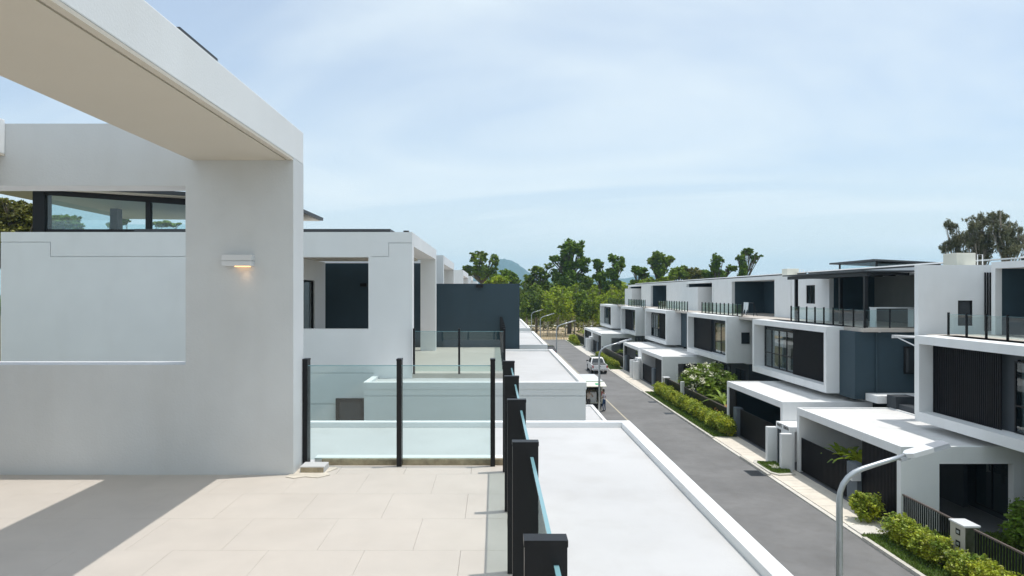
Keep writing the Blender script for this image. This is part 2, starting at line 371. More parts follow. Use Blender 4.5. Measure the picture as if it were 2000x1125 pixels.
def window(root, ax, t, u0, u1, v0, v1, nu=2, tr=None, m=BLACK, gm=GWIN, fr=.06, dep=.08, out=-1, curtain=None):
    """framed window in plane ax=t; out = sign of the outside direction"""
    uu = [u0 + (u1-u0)*i/nu for i in range(nu+1)]; vv = [v0, v1] if tr is None else [v0, v0+(v1-v0)*tr, v1]
    holes = []
    for a in range(nu):
        for b in range(len(vv)-1):
            holes.append((uu[a]+fr/2+(fr/2 if a == 0 else 0), uu[a+1]-fr/2-(fr/2 if a == nu-1 else 0), vv[b]+fr/2+(fr/2 if b == 0 else 0), vv[b+1]-fr/2-(fr/2 if b == len(vv)-2 else 0)))
    t0, t1 = sorted((t, t-out*dep))
    f = part(root, 'window', MB().slab(ax, u0, u1, v0, v1, t0, t1, holes), m)
    tm = (t0+t1)/2
    for h in holes:
        part(f, 'pane', MB().slab(ax, h[0], h[1], h[2], h[3], tm-.005, tm+.005), gm)
    if curtain:
        s = MB(); n = 28; tt = t-out*(dep+.12)
        for c0, c1 in curtain:
            a = u0+(u1-u0)*c0; b = u0+(u1-u0)*c1; k = int((b-a)/.06)+2; pr = []
            for i in range(k+1):
                u = a+(b-a)*i/k; q = tt+.03*math.sin(i*2.1)+random.uniform(-.008, .008); pr.append((u, q))
            for (ua, qa), (ub, qb) in zip(pr, pr[1:]):
                P = {'x': lambda u, v, t: (t, u, v), 'y': lambda u, v, t: (u, t, v)}[ax]
                s.quad(P(ua, v0+.03, qa), P(ub, v0+.03, qb), P(ub, v1-.03, qb), P(ua, v1-.03, qa))
        if s.v: part(f, 'curtain', s, CURT)
    return f
def slats(root, ax, t, u0, u1, v0, v1, pitch=.11, wd=.05, dp=.06, m=SLAT, single=True, name='slat', rails=()):
    n = int((u1-u0)/pitch); P = (u1-u0)/n
    if single:
        me = unit(name, dp if ax == 'x' else wd, wd if ax == 'x' else dp, v1-v0, m)
        for i in range(n):
            u = u0+P*(i+.5); piece(root, name, me, (t, u, v0) if ax == 'x' else (u, t, v0))
    else:
        mb = MB()
        for i in range(n):
            u = u0+P*(i+.5)
            if ax == 'x': mb.box(t-dp/2, t+dp/2, u-wd/2, u+wd/2, v0, v1)
            else: mb.box(u-wd/2, u+wd/2, t-dp/2, t+dp/2, v0, v1)
        part(root, 'slat_panel', mb, m, kind='stuff')
    if rails:
        mb = MB()
        for r in rails:
            if ax == 'x': mb.box(t+dp/2, t+dp/2+.04, u0, u1, r, r+.06)
            else: mb.box(u0, u1, t+dp/2, t+dp/2+.04, r, r+.06)
        part(root, 'crossbar', mb, m)

# ------------------------------------------------------------ LEFT ROW, nearest house (camera floats beside its roof terrace)
FX = -2.11; FL = 7.5
h1 = thing('white_house', 'nearest white house at left whose tiled roof terrace and overhead beam fill the foreground', 'house', (-4, 0, 0))
WY0, WY1 = 7.155, 7.535
part(h1, 'frame_wall', MB().slab('y', -13.5, FX, FL-.2, 11.18, WY0, WY1, holes=[(-7.2, -3.24, 8.65, 10.53), (-3.175, FX, 10.82, 11.18)]), WHITESHADE, bevel=.008)
b = part(h1, 'overhead_beam', MB().box(-3.17, FX, -9, WY1, 10.822, 11.17), WHITE, bevel=.008)
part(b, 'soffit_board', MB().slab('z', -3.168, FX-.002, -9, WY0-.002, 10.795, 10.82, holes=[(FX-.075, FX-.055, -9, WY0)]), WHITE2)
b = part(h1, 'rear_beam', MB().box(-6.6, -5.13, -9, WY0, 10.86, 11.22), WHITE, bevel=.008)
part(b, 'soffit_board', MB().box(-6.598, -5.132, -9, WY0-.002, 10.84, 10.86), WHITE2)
part(h1, 'roof_flashing', MB().box(-2.34, -2.13, 4.62, 5.25, 11.171, 11.205), DARKROOF)
part(h1, 'inner_wall', MB().box(-6.9, -6.6, -9, WY0, FL, 10.84), WHITE)
part(h1, 'terrace_slab', MB().box(-13.5, .24, -6, 7.62, 7.28, FL-.02), GROUT)
flr = part(h1, 'terrace_floor', MB().box(-6.6, .2, -6, 1.48, FL-.02, FL-.002), TILE)
T = .71; tme = []
for k in range(4):
    tme.append(mesh_of('tile', MB().box(-T/2+.0008, T/2-.0008, -T/2+.0008, T/2-.0008, 0, .018), TILE))
ty = 1.5; r = 0
while ty < WY1-.05:
    x = -.25 + T/2 + (0 if r % 2 == 0 else -T/2)
    y1 = min(ty+T, 7.50)
    xs = []
    xx = x
    while xx > -6.6: xs.append(xx); xx -= T
    last = None
    for xx in xs:
        x0, x1 = xx-T/2+.0015, min(xx+T/2-.0015, .2)
        o = piece(flr, 'tile', tme[0] if (y1-ty > T-.01 and x1 == xx+T/2-.0015) else mesh_of('tile', MB().box(x0-xx, x1-xx, -T/2+.0015, y1-ty-T/2-.0015, 0, .018), TILE), (xx, ty+T/2, FL-.0195+random.uniform(0, .0003)))
    # end strip towards the railing
    if x+T/2 < .2:
        part(flr, 'tile', MB().box(x+T/2+.0015, .2, ty+.0015, y1-.0015, FL-.0195, FL-.001), TILE)
    ty += T; r += 1
# edge plinth with rough mortar under the far railing
part(h1, 'edge_plinth', MB().box(-2.02, .26, 7.66, 7.80, 7.27, FL+.055), WHITE)
part(h1, 'mortar_edge', MB().box(-1.93, .2, 7.625, 7.66, FL-.02, FL+.048), MORTAR)
bl = solo('concrete_block', MB().box(-2.06, -1.80, 7.22, 7.42, FL, FL+.07), ROOFW, 'small white painted block at the foot of the wall beside the first glass panel', 'block', bevel=.008)
part(bl, 'mortar_face', MB().box(-2.05, -1.81, 7.212, 7.22, FL+.002, FL+.058), MORTAR)
solo('mortar_patch', MB().prism([(-2.16,7.05),(-2.06,7.0),(-1.96,7.06),(-1.82,7.02),(-1.72,7.13),(-1.78,7.24),(-1.70,7.40),(-1.76,7.5),(-2.1,7.53)], FL+.0005, FL+.006, ax='z'), mat('pale_mortar_smear', (.60,.545,.46), .95, var=.2, vscale=6), 'pale mortar smear on the tiles at the base of the wall', 'mortar patch')
# bay box of the storey below, its white roof beside the terrace
part(h1, 'storey_wall', MB().box(-13.2, 2.10, -20, 10.95, 3.9, 7.22), WHITE)
flat_roof(h1, 'bay_roof', -13.3, 2.17, -20, 11.0, 7.35, .15, pw=.15, pd=.085, sides='NE')
part(h1, 'ground_wall', MB().box(-13.2, .3, -20, 10.4, 0, 3.9), SLATE)
flat_roof(h1, 'carport_roof', .3, 5.3, -6, 4, 3.4, .4)
part(h1, 'carport_wall', MB().box(5.0, 5.3, -6, -5.7, 0, 3.0).box(5.0, 5.3, 3.7, 4.0, 0, 3.0), WHITE)
lp = thing('wall_lamp', 'white box wall lamp glowing warm on the foreground wall', 'wall lamp', (-2.665, 7.1, 9.68))
part(lp, 'housing', MB().box(-2.825, -2.515, 7.06, WY0, 9.74, 9.80).box(-2.825, -2.515, 7.06, WY0, 9.685, 9.733).box(-2.815,-2.525,7.07,WY0,9.733,9.74), LAMPW, bevel=.003)
part(lp, 'light_strip', MB().box(-2.70, -2.55, 7.085, 7.135, 9.676, 9.685), WARM)
for z, e, rx in ((9.665, 0.35, 0), (9.83, 1.6, math.pi)):
    ld = bpy.data.lights.new('wall_lamp_light', 'SPOT'); ld.energy = e*.8; ld.color = (1, .62, .33) if rx == 0 else (1, .9, .75)
    ld.spot_size = R(100 if rx == 0 else 24); ld.spot_blend = 1; ld.shadow_soft_size = .02
    lo = bpy.data.objects.new('wall_lamp_light', ld); C.objects.link(lo); lo.parent = lp
    lo.location = Vector((-2.60, 7.11, z)) - Vector(lp.location); lo.rotation_euler = (rx, 0, 0)
railing('glass railing along the street side of the foreground terrace, tall black posts', [(.15, .70), (.15, 7.28)], FL, 1.18, 1.31, None, px=.125, near=True)
fr_ = railing('glass railing across the far end of the foreground terrace, three black posts', [(-2.08, 7.55), (-.02, 7.55)], FL, 1.18, 1.03, None, px=.12, near=True)

# ------------------------------------------------------------ LEFT ROW, further houses
def house_left(label, wy, ye, by0, by1, fl, name='white_house', slate_y=None, pav=False, body=None, detail=True):
    root = thing(name, label, 'house', (-4, (by0+by1)/2, 0), 'white houses of the left row')
    xl = -12.64
    g = .022; zt = fl+3.62; w1 = wy+.38
    op = (-7.2, -3.23, fl+1.13, fl+2.98)
    # front skin with a stepped expansion groove
    holes = [op]
    if detail:
        holes += [(-3.15, -2.70, fl+2.98, fl+2.98+g), (-2.72, -2.72+g, fl+2.98, fl+3.33), (-2.72, FX, fl+3.33, fl+3.33+g),
                  (-11.36-g, -7.2, fl+2.98, fl+2.98+g), (-11.36-g, -11.36, fl+2.98, fl+3.35), (xl, -11.36, fl+3.35, fl+3.35+g),
                  (xl, -3.1, fl+.0, fl+.0+g), (xl, -3.1, fl-.79, fl-.79+g)]
    zb = 3.6 if detail else fl-.2
    part(root, 'frame_wall', MB().slab('y', xl, FX, zb, zt, wy, wy+.03, holes), WHITE)
    part(root, 'wall_core', MB().slab('y', xl+.001, FX-.001, zb+.001, zt-.001, wy+.03, w1, [op]), WHITE)
    part(root, 'frame_beam', MB().box(-3.17, FX, w1, ye, fl+3.27, zt), WHITE)
    part(root, 'frame_pillar', MB().box(-3.1+.45, FX, ye-.35, ye, fl-.1, fl+3.27), WHITE)
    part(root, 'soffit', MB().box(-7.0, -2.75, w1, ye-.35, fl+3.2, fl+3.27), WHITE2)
    part(root, 'roof_slab', MB().box(xl+.2, -3.17, w1, by1, fl+3.3, zt-.06), METROOF)
    part(root, 'terrace_floor', MB().box(-12, .30, wy+.03 if detail else by0+.5, (slate_y or by1-.5), fl-.2, fl), TILE)
    part(root, 'room_wall', MB().slab('x', w1, by1-.3, fl, fl+3.2, -6.5, -6.3, [(w1+.5, ye-.8, fl+.02, fl+2.5)]), WHITE)
    window(root, 'x', -6.35, w1+.5, ye-.8, fl+.02, fl+2.5, nu=3, out=1)
    part(root, 'room_back', MB().box(-12, -9.5, w1, by1-.4, fl, fl+3.2), DGREEN)
    if slate_y:
        part(root, 'privacy_wall', MB().box(-7, .95, slate_y, slate_y+.2, fl-.15, fl+2.42), SLATE)
        part(root, 'privacy_wall_upper', MB().box(-7, FX-.4, slate_y+.002, slate_y+.198, fl+2.42, fl+3.2), SLATE)
    part(root, 'storey_wall', MB().box(-12.2, -3.1, wy+.2 if detail else by0+1, by1+1, 3.6, fl-.2), WHITE)
    part(root, 'ground_wall', MB().box(-12, .3, wy+.6, by1+1, 0, 3.6), SLATE)
    # bay box with white roof
    mb = MB()
    if detail: mb.slab('y', -3.08, 2.15, 3.8, fl-.21, by0, by0+.03, [(-3.08, 2.15, 6.97, 6.97+g)]); mb.box(-3.079, 2.149, by0+.03, by1, 3.81, fl-.211)
    else: mb.box(-3.08, 2.15, by0, by1, 3.8, fl-.21)
    part(root, 'bay_box', mb, WHITE)
    flat_roof(root, 'bay_roof', -3.1, 2.17, by0-.01, by1, fl-.05, .16, pw=.14, pd=.07)
    flat_roof(root, 'carport_roof', .3, 5.3, by0+1, by1-1, 3.4, .4)
    part(root, 'carport_pillar', MB().box(5.0, 5.29, by0+1.01, by0+1.3, 0, 3.0).box(5.0, 5.29, by1-1.3, by1-1.01, 0, 3.0), WHITE)
    return root
h2 = house_left('second white house on the left, with stepped groove and a dark opening in its wall', 17.47, 24.75, 16.1, 25.7, 7.35, slate_y=26.0)
window(h2, 'y', 17.385, -4.05, -3.32, 5.6, 6.72, nu=1, fr=.09, gm=GDARK)
part(h2, 'roof_sheet', MB().box(-9.5, -2.75, 18.0, 22.5, 11.0, 11.10), DARKROOF)
part(h2, 'roof_sheet', MB().box(-2.35, -2.22, 17.6, 17.75, 10.97, 11.02).box(-2.7, -2.55, 17.9, 18.1, 10.97, 11.0), BLACK)
wl = thing('wall_lamp', 'black box wall lamp near the top of the slate blue privacy wall', 'wall lamp', (-.58, 25.95, 9.6), None)
part(wl, 'housing', MB().box(-.70, -.44, 25.88, 26.0, 9.62, 9.74), BLACK)
wl = thing('wall_lamp', 'black box wall lamp inside the dark opening of the second house on the left', 'wall lamp', (-4.9, 25.9, 9.7), None)
part(wl, 'housing', MB().box(-5.1, -4.85, 25.88, 26.0, 9.66, 9.78), BLACK)
railing('glass railing round the terrace of the second house on the left', [(-2.05, 17.36), (.25, 17.36), (.25, 25.9)], 7.35, 1.16, 1.06, 'terrace railings of the left row', px=.09)
# clerestory pavilion on the second house: monopitch roof on glass walls
def zp(x): return 11.9 + (-5.9 - x)*.062
pr = [(-15.2, zp(-15.2)), (-5.9, zp(-5.9)), (-5.9, zp(-5.9)+.10), (-15.2, zp(-15.2)+.10)]
def slant(p, ya, yb0, yb1):
    m = MB().prism(p, ya, yb0); n_ = len(p); xa = min(q[0] for q in p); xb = max(q[0] for q in p)
    m.v = m.v[:n_] + [(a, yb0+(yb1-yb0)*(xb-a)/(xb-xa), c) for a, _, c in m.v[n_:]]; return m
pvr = part(h2, 'pavilion_roof', slant(pr, 18.5, 23.5, 28.0), DARKROOF)
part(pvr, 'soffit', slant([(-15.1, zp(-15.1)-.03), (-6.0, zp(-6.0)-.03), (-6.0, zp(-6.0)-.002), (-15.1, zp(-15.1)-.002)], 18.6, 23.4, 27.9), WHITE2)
pf = part(h2, 'pavilion_frame', MB().prism([(-12.85, zp(-12.85)-.16), (-6.5, zp(-6.5)-.22), (-6.5, zp(-6.5)-.035), (-12.85, zp(-12.85)-.035)], 19.0, 19.12)
     .box(-12.85, -12.52, 18.98, 19.3, 10.98, 12.24).box(-6.8, -6.5, 19.0, 19.3, 10.98, 11.8).box(-12.5, -6.8, 19.02, 19.14, 10.98, 11.19)
     .box(-9.72, -9.58, 19.0, 19.12, 11.19, 11.96).box(-12.85, -12.6, 22.8, 23.1, 10.98, 12.24).box(-6.8, -6.5, 22.8, 23.1, 10.98, 11.8)
     .box(-12.85, -6.5, 22.9, 23.0, 10.98, 11.1).box(-6.62, -6.52, 19.3, 22.8, 10.98, 11.12), BLACK)
part(pf, 'pane', MB().prism([(-12.52, 11.19), (-9.72, 11.19), (-9.72, zp(-9.72)-.19), (-12.52, zp(-12.52)-.17)], 19.05, 19.062), GCLE)
part(pf, 'pane', MB().prism([(-9.58, 11.19), (-6.8, 11.19), (-6.8, zp(-6.8)-.22), (-9.58, zp(-9.58)-.19)], 19.05, 19.062), GCLE)
part(pf, 'pane', MB().box(-12.6, -6.8, 22.94, 22.952, 11.1, 11.72), GCLE)
part(pf, 'pane', MB().box(-12.75, -12.738, 19.3, 22.8, 10.98, 12.1), GCLE)
part(pf, 'pane', MB().box(-6.57, -6.558, 19.3, 22.8, 11.12, 11.75), GCLE)
h3 = house_left('third white house on the left, its upper frame just above the slate blue wall', 28.1, 35.6, 28.0, 37.8, 7.35, detail=False)
railing('glass railing on the third house of the left row', [(.25, 28.4), (.25, 37.2)], 7.35, 1.1, 1.1, 'terrace railings of the left row', px=.09)
h4 = house_left('fourth white house on the left, small white frame beyond the slate wall', 45.8, 54.8, 41.2, 56.0, 7.35, detail=False)
h5 = house_left('fifth and farthest white house on the left, a sliver of white frame against the trees', 61.5, 67.0, 58.5, 75.0, 7.35, detail=False)
h6 = house_left('sixth white house on the left, hidden except its lowest roof edge', 80., 88., 78.5, 92.0, 7.2, detail=False)
bpy.data.objects.remove  # (kept simple)

# ------------------------------------------------------------ RIGHT ROW
def house_right(n, label, c0, c1, b0, b1, u0, u1, o0, o1, wallmat, odd):
    """c carport, b bay box, u third-storey extent, o its opening (all along the street)"""
    root = thing('white_townhouse', label, 'house', (24, (u0+u1)/2, 0), 'white townhouses of the right row')
    near = n <= 3
    F3 = 23.0; TZ = 7.5; top = 10.84
    m0, m1 = min(c0, b0), max(c1, b1)
    part(root, 'ground_wall', MB().box(20.9, 33.5, m0+.2, m1-.2, 0, 3.66), SLATED)
    wy0, wy1 = (u0+.1, max(b1, u1)-.1) if not odd else (b0+.02, u1-.1)
    if n == 2: wy0 = 37.4
    part(root, 'storey_wall', MB().box(20.65, 33.5, wy0, wy1, 3.6, 7.3), wallmat)
    if n == 2: part(root, 'side_wall', MB().box(19.75, 20.65, 37.4, 39.08, 3.6, 7.3), wallmat)
    # ground floor windows under the bay
    for k, (ya, yb) in enumerate(((b0+1.0, b0+3.2), (b0+4.6, b0+6.4), (b1-3.2, b1-1.2))):
        window(root, 'x', 20.86, ya, yb, .3, 3.0, nu=2, curtain=[(.0, .3)] if k == 1 else None)
    # bay box: ring facing the street
    bz0, bz1 = 3.68, 7.5
    bay = part(root, 'bay_box', MB().slab('x', b0, b1, bz0, bz1, 19.0, 20.9, [(b0+.3, b1-.3, bz0+.42, bz1-.36)]), WHITE, bevel=.01 if near else 0)
    part(bay, 'bay_back', MB().slab('x', b0+.3, b1-.3, bz0+.42, bz1-.36, 19.78, 19.9,
         [(b0+.45, b0+(6.4 if n == 1 else 5.1), bz0+.5, bz1-.6)] if odd else [(b1-5.1, b1-.45, bz0+.5, bz1-.6)]), SLATED)
    z0, z1 = bz0+.42, bz1-.36
    L_ = b1-b0
    sp_ = 7.0 if n == 1 else 5.75
    if odd:
        slats(bay, 'x', 19.62, b0+sp_, b1-.32, z0, z1, single=(n == 1), pitch=.115 if n < 4 else .2)
        window(root, 'x', 19.72, b0+.35, b0+sp_-.5, z0+.01, z1-.3, nu=3, tr=.38, curtain=[(.02, .98)] if n == 1 else [(.0, .25), (.8, 1)])
    else:
        slats(bay, 'x', 19.62, b0+.32, b0+5.75, z0, z1, single=(n == 2), pitch=.115 if n < 4 else .2)
        w_ = window(root, 'x', 19.72, b0+5.8, b1-.45, z0+.01, z1-.3, nu=4, tr=.38, curtain=[(.44, .5)])
        part(w_, 'blind', MB().box(19.95, 19.97, b0+5.8, b0+5.8+(b1-b0-6.2)*.45, z0+.9, z1-.3), CURTB)
    part(bay, 'room_back', MB().box(20.55, 20.6, b0+.31, b1-.31, z0, z1), INTW)
    # terrace
    part(root, 'terrace_floor', MB().box(20.0, F3+4, u0, u1, 7.3, TZ), TILE)
    part(root, 'terrace_edge', MB().box(19.02+1.9, 20.0 if False else 20.95, min(u0, b0)+.02, b0 if b0 > u0 else b0+.01, 7.28, TZ+.002), WHITE) if b0 > u0 + .1 else None
    # third storey: frame wall with opening
    hl = [(o0, o1, TZ, top-.30)]
    win = None
    if n == 2: win = (49.0, 50.4, 8.65, 10.0)
    if win: hl.append(win)
    part(root, 'frame_wall', MB().slab('x', u0, u1, TZ-.1, top, F3, F3+.3, hl), WHITE, bevel=.01 if near else 0)
    if win: window(root, 'x', F3+.05, *win, nu=2)
    part(root, 'roof_slab', MB().box(F3+.3, 33.5, u0, u1, top-.3, top-.05), WHITE)
    part(root, 'party_wall', MB().box(F3+.3, 33.4, u0+.001, u0+.22, TZ, top-.3), WHITE)
    part(root, 'party_wall', MB().box(F3+.3, 33.4, u1-.22, u1-.001, TZ, top-.3), WHITE)
    part(root, 'alcove_wall', MB().box(F3+.3, F3+3.3, o1, o1+.15, TZ, top-.3), SLATE)
    part(root, 'alcove_wall', MB().box(F3+.3, F3+3.3, o0-.15, o0, TZ, top-.3), SLATE)
    od = (o0+.5, o0+4.3)
    part(root, 'alcove_back', MB().slab('x', o0, o1, TZ, top-.3, F3+3.1, F3+3.3, [(od[0], od[1], TZ+.02, TZ+2.7)]), SLATE if n != 2 else ALCO)
    window(root, 'x', F3+3.12, od[0], od[1], TZ+.02, TZ+2.7, nu=2)
    part(root, 'room_back', MB().box(F3+6, F3+6.1, o0, o1, TZ, top-.3), INTW)
    # sheet metal roof with dark eave
    ro = part(root, 'metal_roof', MB().prism([(24.2, 11.02), (33.5, 11.6), (33.5, 11.66), (24.2, 11.10)], u0+.15, u1-.15), METROOF)
    part(ro, 'eave', MB().box(24.22, 24.32, u0+.2, u1-.2, 10.79, 11.018), BLACK)
    # carport
    cz = 3.4
    cr = flat_roof(root, 'carport_roof', 15.9, 20.88, c0, c1, cz, .36, pw=.12, pd=.06, top=ROOFR)
    sideY = c0 if odd else c1
    pier = MB().slab('y', 15.9, 20.88, 0, cz-.36, c0, c0+.28, [(17.4, 20.3, 0, 2.73)] if odd else [])
    part(root, 'carport_wall', MB().slab('y', 15.9, 20.88, 0, cz-.36, c1-.28, c1, [(17.4, 20.3, 0, 2.73)] if n > 2 and not odd else []), WHITE)
    if n == 2: part(root, 'inner_panel', MB().box(16.4, 20.38, c1-.33, c1-.285, .1, 3.0), SLATE)
    part(root, 'carport_wall', pier, WHITE)
    part(root, 'carport_fascia', MB().box(16.02, 20.86, c0+.3, c0+.301, 2.8, 3.0), WHITE) if False else None
    # fence line of the carport front at X=15.95
    if odd:
        gate = (c1-5.0, c1-.32); pil = (c1-6.2, c1-5.25); scr = (c0+.3, c1-6.2)
    else:
        gate = (c0+.32, c0+6.7); pil = (c0+6.8, c0+7.5); scr = (c0+7.5, c1-.3)
    gt = thing('sliding_gate', {1: 'black slatted driveway gate of the nearest carport on the right', 2: 'black slatted driveway gate under the second carport on the right', 3: 'black slatted gate of the third carport, beside the frangipani hedge',
         4: 'black gate of the fourth carport on the right', 5: 'black gate of the fifth carport, behind the parked pickup', 6: 'farthest black gate on the right side of the street'}[n], 'gate', (15.98, gate[0], .1), 'driveway gates')
    part(gt, 'gate_frame', MB().slab('x', gate[0], gate[1], .16, 1.88, 15.99, 16.03, [(gate[0]+.06, gate[1]-.06, .24, 1.82)]), BLACK)
    slats(gt, 'x', 15.97, gate[0]+.06, gate[1]-.06, .2, 1.86, single=n < 3, pitch=.115, wd=.055, dp=.035)
    if n > 1: part(gt, 'gate_backing', MB().box(16.035, 16.05, gate[0]+.06, gate[1]-.06, .24, 1.0), BLACK)
    pl = solo('gate_pillar', MB().box(15.8, 16.25, pil[0]+.05, pil[1]-.02, .05, 1.9), GREYP, {1: 'grey gate pillar with a metal letterbox, nearest carport', 2: 'weathered grey gate pillar beside the end of the long hedge', 3: 'grey gate pillar with letterbox at the top end of the long hedge',
         4: 'grey gate pillar of the fourth carport', 5: 'grey gate pillar of the fifth carport', 6: 'grey gate pillar of the farthest carport'}[n], 'pillar', 'gate pillars', bevel=.012)
    sc = thing('slat_screen', {1: 'tall black slatted pedestrian door beside the nearest white pier', 2: 'tall dark slat screen of the second carport', 3: 'tall dark slat screen of the third carport', 4: 'tall dark screen of the fourth carport', 5: 'tall dark screen of the fifth carport', 6: 'tall dark screen of the farthest carport'}[n], 'screen', (15.98, scr[0], .1), 'tall carport screens')
    part(sc, 'screen_frame', MB().slab('x', scr[0], scr[1], .1, 3.03, 16.0, 16.04, [(scr[0]+.05, scr[1]-.05, .18, 2.2), (scr[0]+.05, scr[1]-.05, 2.28, 2.98)]), BLACK)
    slats(sc, 'x', 15.975, scr[0]+.03, scr[1]-.03, .14, 3.02, single=n < 3, pitch=.1, wd=.05, dp=.035)
    part(sc, 'screen_backing', MB().box(16.05, 16.07, scr[0]+.05, scr[1]-.05, .18, 2.98), BLACK)
    if not odd:
        part(root, 'garage_back', MB().box(20.4, 20.6, c0+.3, c1-.3, 0, 3.0), SLATED)
    else:
        part(root, 'garage_back', MB().box(20.4, 20.6, c0+3, c1-.3, 0, 3.0), SLATED)
    # roof-top water tank box
    return root
lab = {1: 'nearest white townhouse on the right, big black slatted bay cut by the picture edge',
       2: 'second townhouse from the right with dark pergola terrace and slate blue side wall',
       3: 'third white townhouse from the right, small square window in its bay side',
       4: 'fourth white townhouse from the right with slat and window bay',
       5: 'fifth white townhouse from the right, small in the distance',
       6: 'farthest white townhouse at the end of the right row, before the trees'}
H = {}
H[1] = house_right(1, lab[1], 26.7, 35.9, 19.4, 30.85, 16.0, 31.6, 17.5, 31.35, WHITE, True)
H[2] = house_right(2, lab[2], 37.7, 46.7, 39.1, 50.3, 37.0, 52.9, 37.25, 46.9, SLATE, False)
H[3] = house_right(3, lab[3], 64.7, 74.0, 55.9, 67.4, 53.0, 71.6, 56.1, 66.2, WHITE, True)
H[4] = house_right(4, lab[4], 75.4, 84.3, 75.6, 86.3, 71.7, 90.9, 72.2, 81.8, SLATE, False)
H[5] = house_right(5, lab[5], 101.6, 111.0, 92.0, 102.7, 91.0, 106.4, 91.4, 100.5, WHITE, True)
H[6] = house_right(6, lab[6], 112.0, 121.0, 111.3, 123.0, 106.5, 117.6, 107., 116.6, SLATE, False)
# H1: stair core block behind its terrace
r1 = H[1]
wn = (22.2, 22.9, 7.85, 9.06)
part(r1, 'stair_core', MB().slab('y', 20.3, 26, 3.6, 10.76, 32.7, 33.0, [wn]).box(22.99, 26, 33.0, 36.8, 3.6, 10.759), WHITE)
window(r1, 'y', 32.72, *wn, nu=1, fr=.08, gm=GDARK)
slats(r1, 'y', 32.66, 23.42, 24.15, 7.6, 10.4, pitch=.12, single=False)
aw = thing('window_awning', 'small white bracketed awning left of the nearest black slatted bay', 'awning', (20.3, 31.8, 7.2))
part(aw, 'awning_top', MB().prism([(19.2, 7.36), (20.3, 7.33), (20.3, 7.37), (19.2, 7.40)], 30.87, 33.0), PAINTW)
part(aw, 'bracket', MB().tube([(19.3, 32.9, 7.34), (19.3, 30.9, 6.9)], .03, 6).tube([(20.2, 32.9, 7.34), (20.2, 30.9, 6.9)], .03, 6).box(19.2, 20.3, 32.95, 33.0, 7.24, 7.34), PAINTW)
# H1/H2 gap roof clutter
part(H[2], 'side_roof', MB().box(20.3, 26, 36.2, 37.35, 3.55, 3.95), WHITE)
solo('planter_box', MB().box(20.75, 21.75, 35.3, 36.1, 3.42, 4.05), SLATED, 'dark box standing on the nearest carport roof between two houses', 'box')
solo('duct_box', MB().box(21.8, 23.6, 34.9, 36.15, 3.42, 3.9), SLATE, 'low blue grey casing beside the dark box on the carport roof', 'casing')
part(H[2], 'drain_pipe', MB().tube([(20.9, 37.33, 3.9), (20.9, 37.33, 7.4)], .05, 8), SLATE)
window(H[2], 'y', 37.31, 22.4, 23.3, 5.0, 6.5, nu=1, fr=.09, gm=GDARK)
# small square window in the bay side of the third house
window(H[3], 'y', 55.81, 20.2, 20.85, 5.28, 6.2, nu=1, fr=.05, gm=GDARK)
# pavilion on second house
pp = part(H[2], 'pavilion_roof', MB().prism([(25.8, 11.62), (30.2, 11.42), (30.2, 11.52), (25.8, 11.74)], 46.4, 52.6), DARKROOF)
part(pp, 'pane', MB().box(26.3, 26.32, 47.0, 52.0, 10.8, 11.6).box(26.32, 29.8, 47.0, 47.02, 10.8, 11.45), GCLE)
part(pp, 'mullion', MB().box(26.25, 26.35, 46.95, 47.05, 10.8, 11.6).box(26.25, 26.35, 51.95, 52.05, 10.8, 11.6).box(29.7, 29.8, 46.95, 47.05, 10.8, 11.45), BLACK)
def tank(x, y, label):
    t = thing('roof_hatch', label, 'roof box', (x, y, 10.8), 'white roof boxes')
    part(t, 'casing', MB().box(x, x+.95, y, y+1.0, 10.77, 11.38), CREAM, bevel=.02)
    part(t, 'handrail', MB().tube([(x+1.1, y+.1, 10.8), (x+1.1, y+.1, 11.3), (x+1.35, y+.1, 11.3), (x+1.35, y+.1, 10.8)], .025, 6), PAINTW)
tank(22.6, 33.4, 'cream box on the white stair tower nearest the right edge')
tank(23.4, 54.6, 'small cream box on the roof of the third townhouse')
# pergola on second house
pg = thing('pergola', 'black steel pergola over the terrace of the second townhouse', 'pergola', (21.5, 42, 7.5))
for x, y in ((20.6, 46.6), (21.6, 42.6), (20.6, 37.9)):
    part(pg, 'post', MB().box(x-.09, x+.09, y-.09, y+.09, 7.5, 10.35), BLACK)
part(pg, 'beam', MB().box(20.42, 20.62, 37.4, 47.6, 10.35, 10.55), BLACK)
part(pg, 'canopy', MB().box(20.2, 22.95, 37.3, 47.9, 10.58, 10.66), DARKROOF)
for k in range(8):
    part(pg, 'joist', MB().box(20.62, 22.98, 37.8+k*1.3, 37.9+k*1.3, 10.40, 10.55), BLACK)
# terrace railings
RG = 'terrace railings of the right row'
railing('glass railing above the nearest black slatted bay on the right', [(20.75, 31.2), (20.75, 16.8)], 7.5, 1.03, 1.2, RG, px=.09)
railing('glass railing in front of the pergola terrace', [(20.25, 46.6), (20.25, 37.35), (23.0, 37.35)], 7.5, 1.05, 1.1, RG, px=.09)
railing('glass railing on the terrace of the third townhouse', [(20.3, 66.8), (20.3, 56.0)], 7.5, 1.05, 1.1, RG, px=.09)
railing('glass railing on the terrace of the fourth townhouse', [(20.3, 84.6), (20.3, 71.8)], 7.5, 1.05, 1.1, RG, px=.09)
railing('glass railing on the terrace of the fifth townhouse', [(20.3, 103.5), (20.3, 92.0)], 7.5, 1.05, 1.1, RG, px=.09)
railing('glass railing on the terrace of the farthest townhouse', [(20.3, 121.5), (20.3, 107.0)], 7.5, 1.05, 1.1, RG, px=.09)
for n, (a, b_) in {1: (16.5, 31.4), 2: (38.9, 47.3), 3: (53.2, 68.), 4: (71.8, 86.2), 5: (91.8, 104), 6: (108, 122.8)}.items():
    part(H[n], 'terrace_lip', MB().box(20.12, 20.95, a, b_, 7.3, 7.498), WHITE)
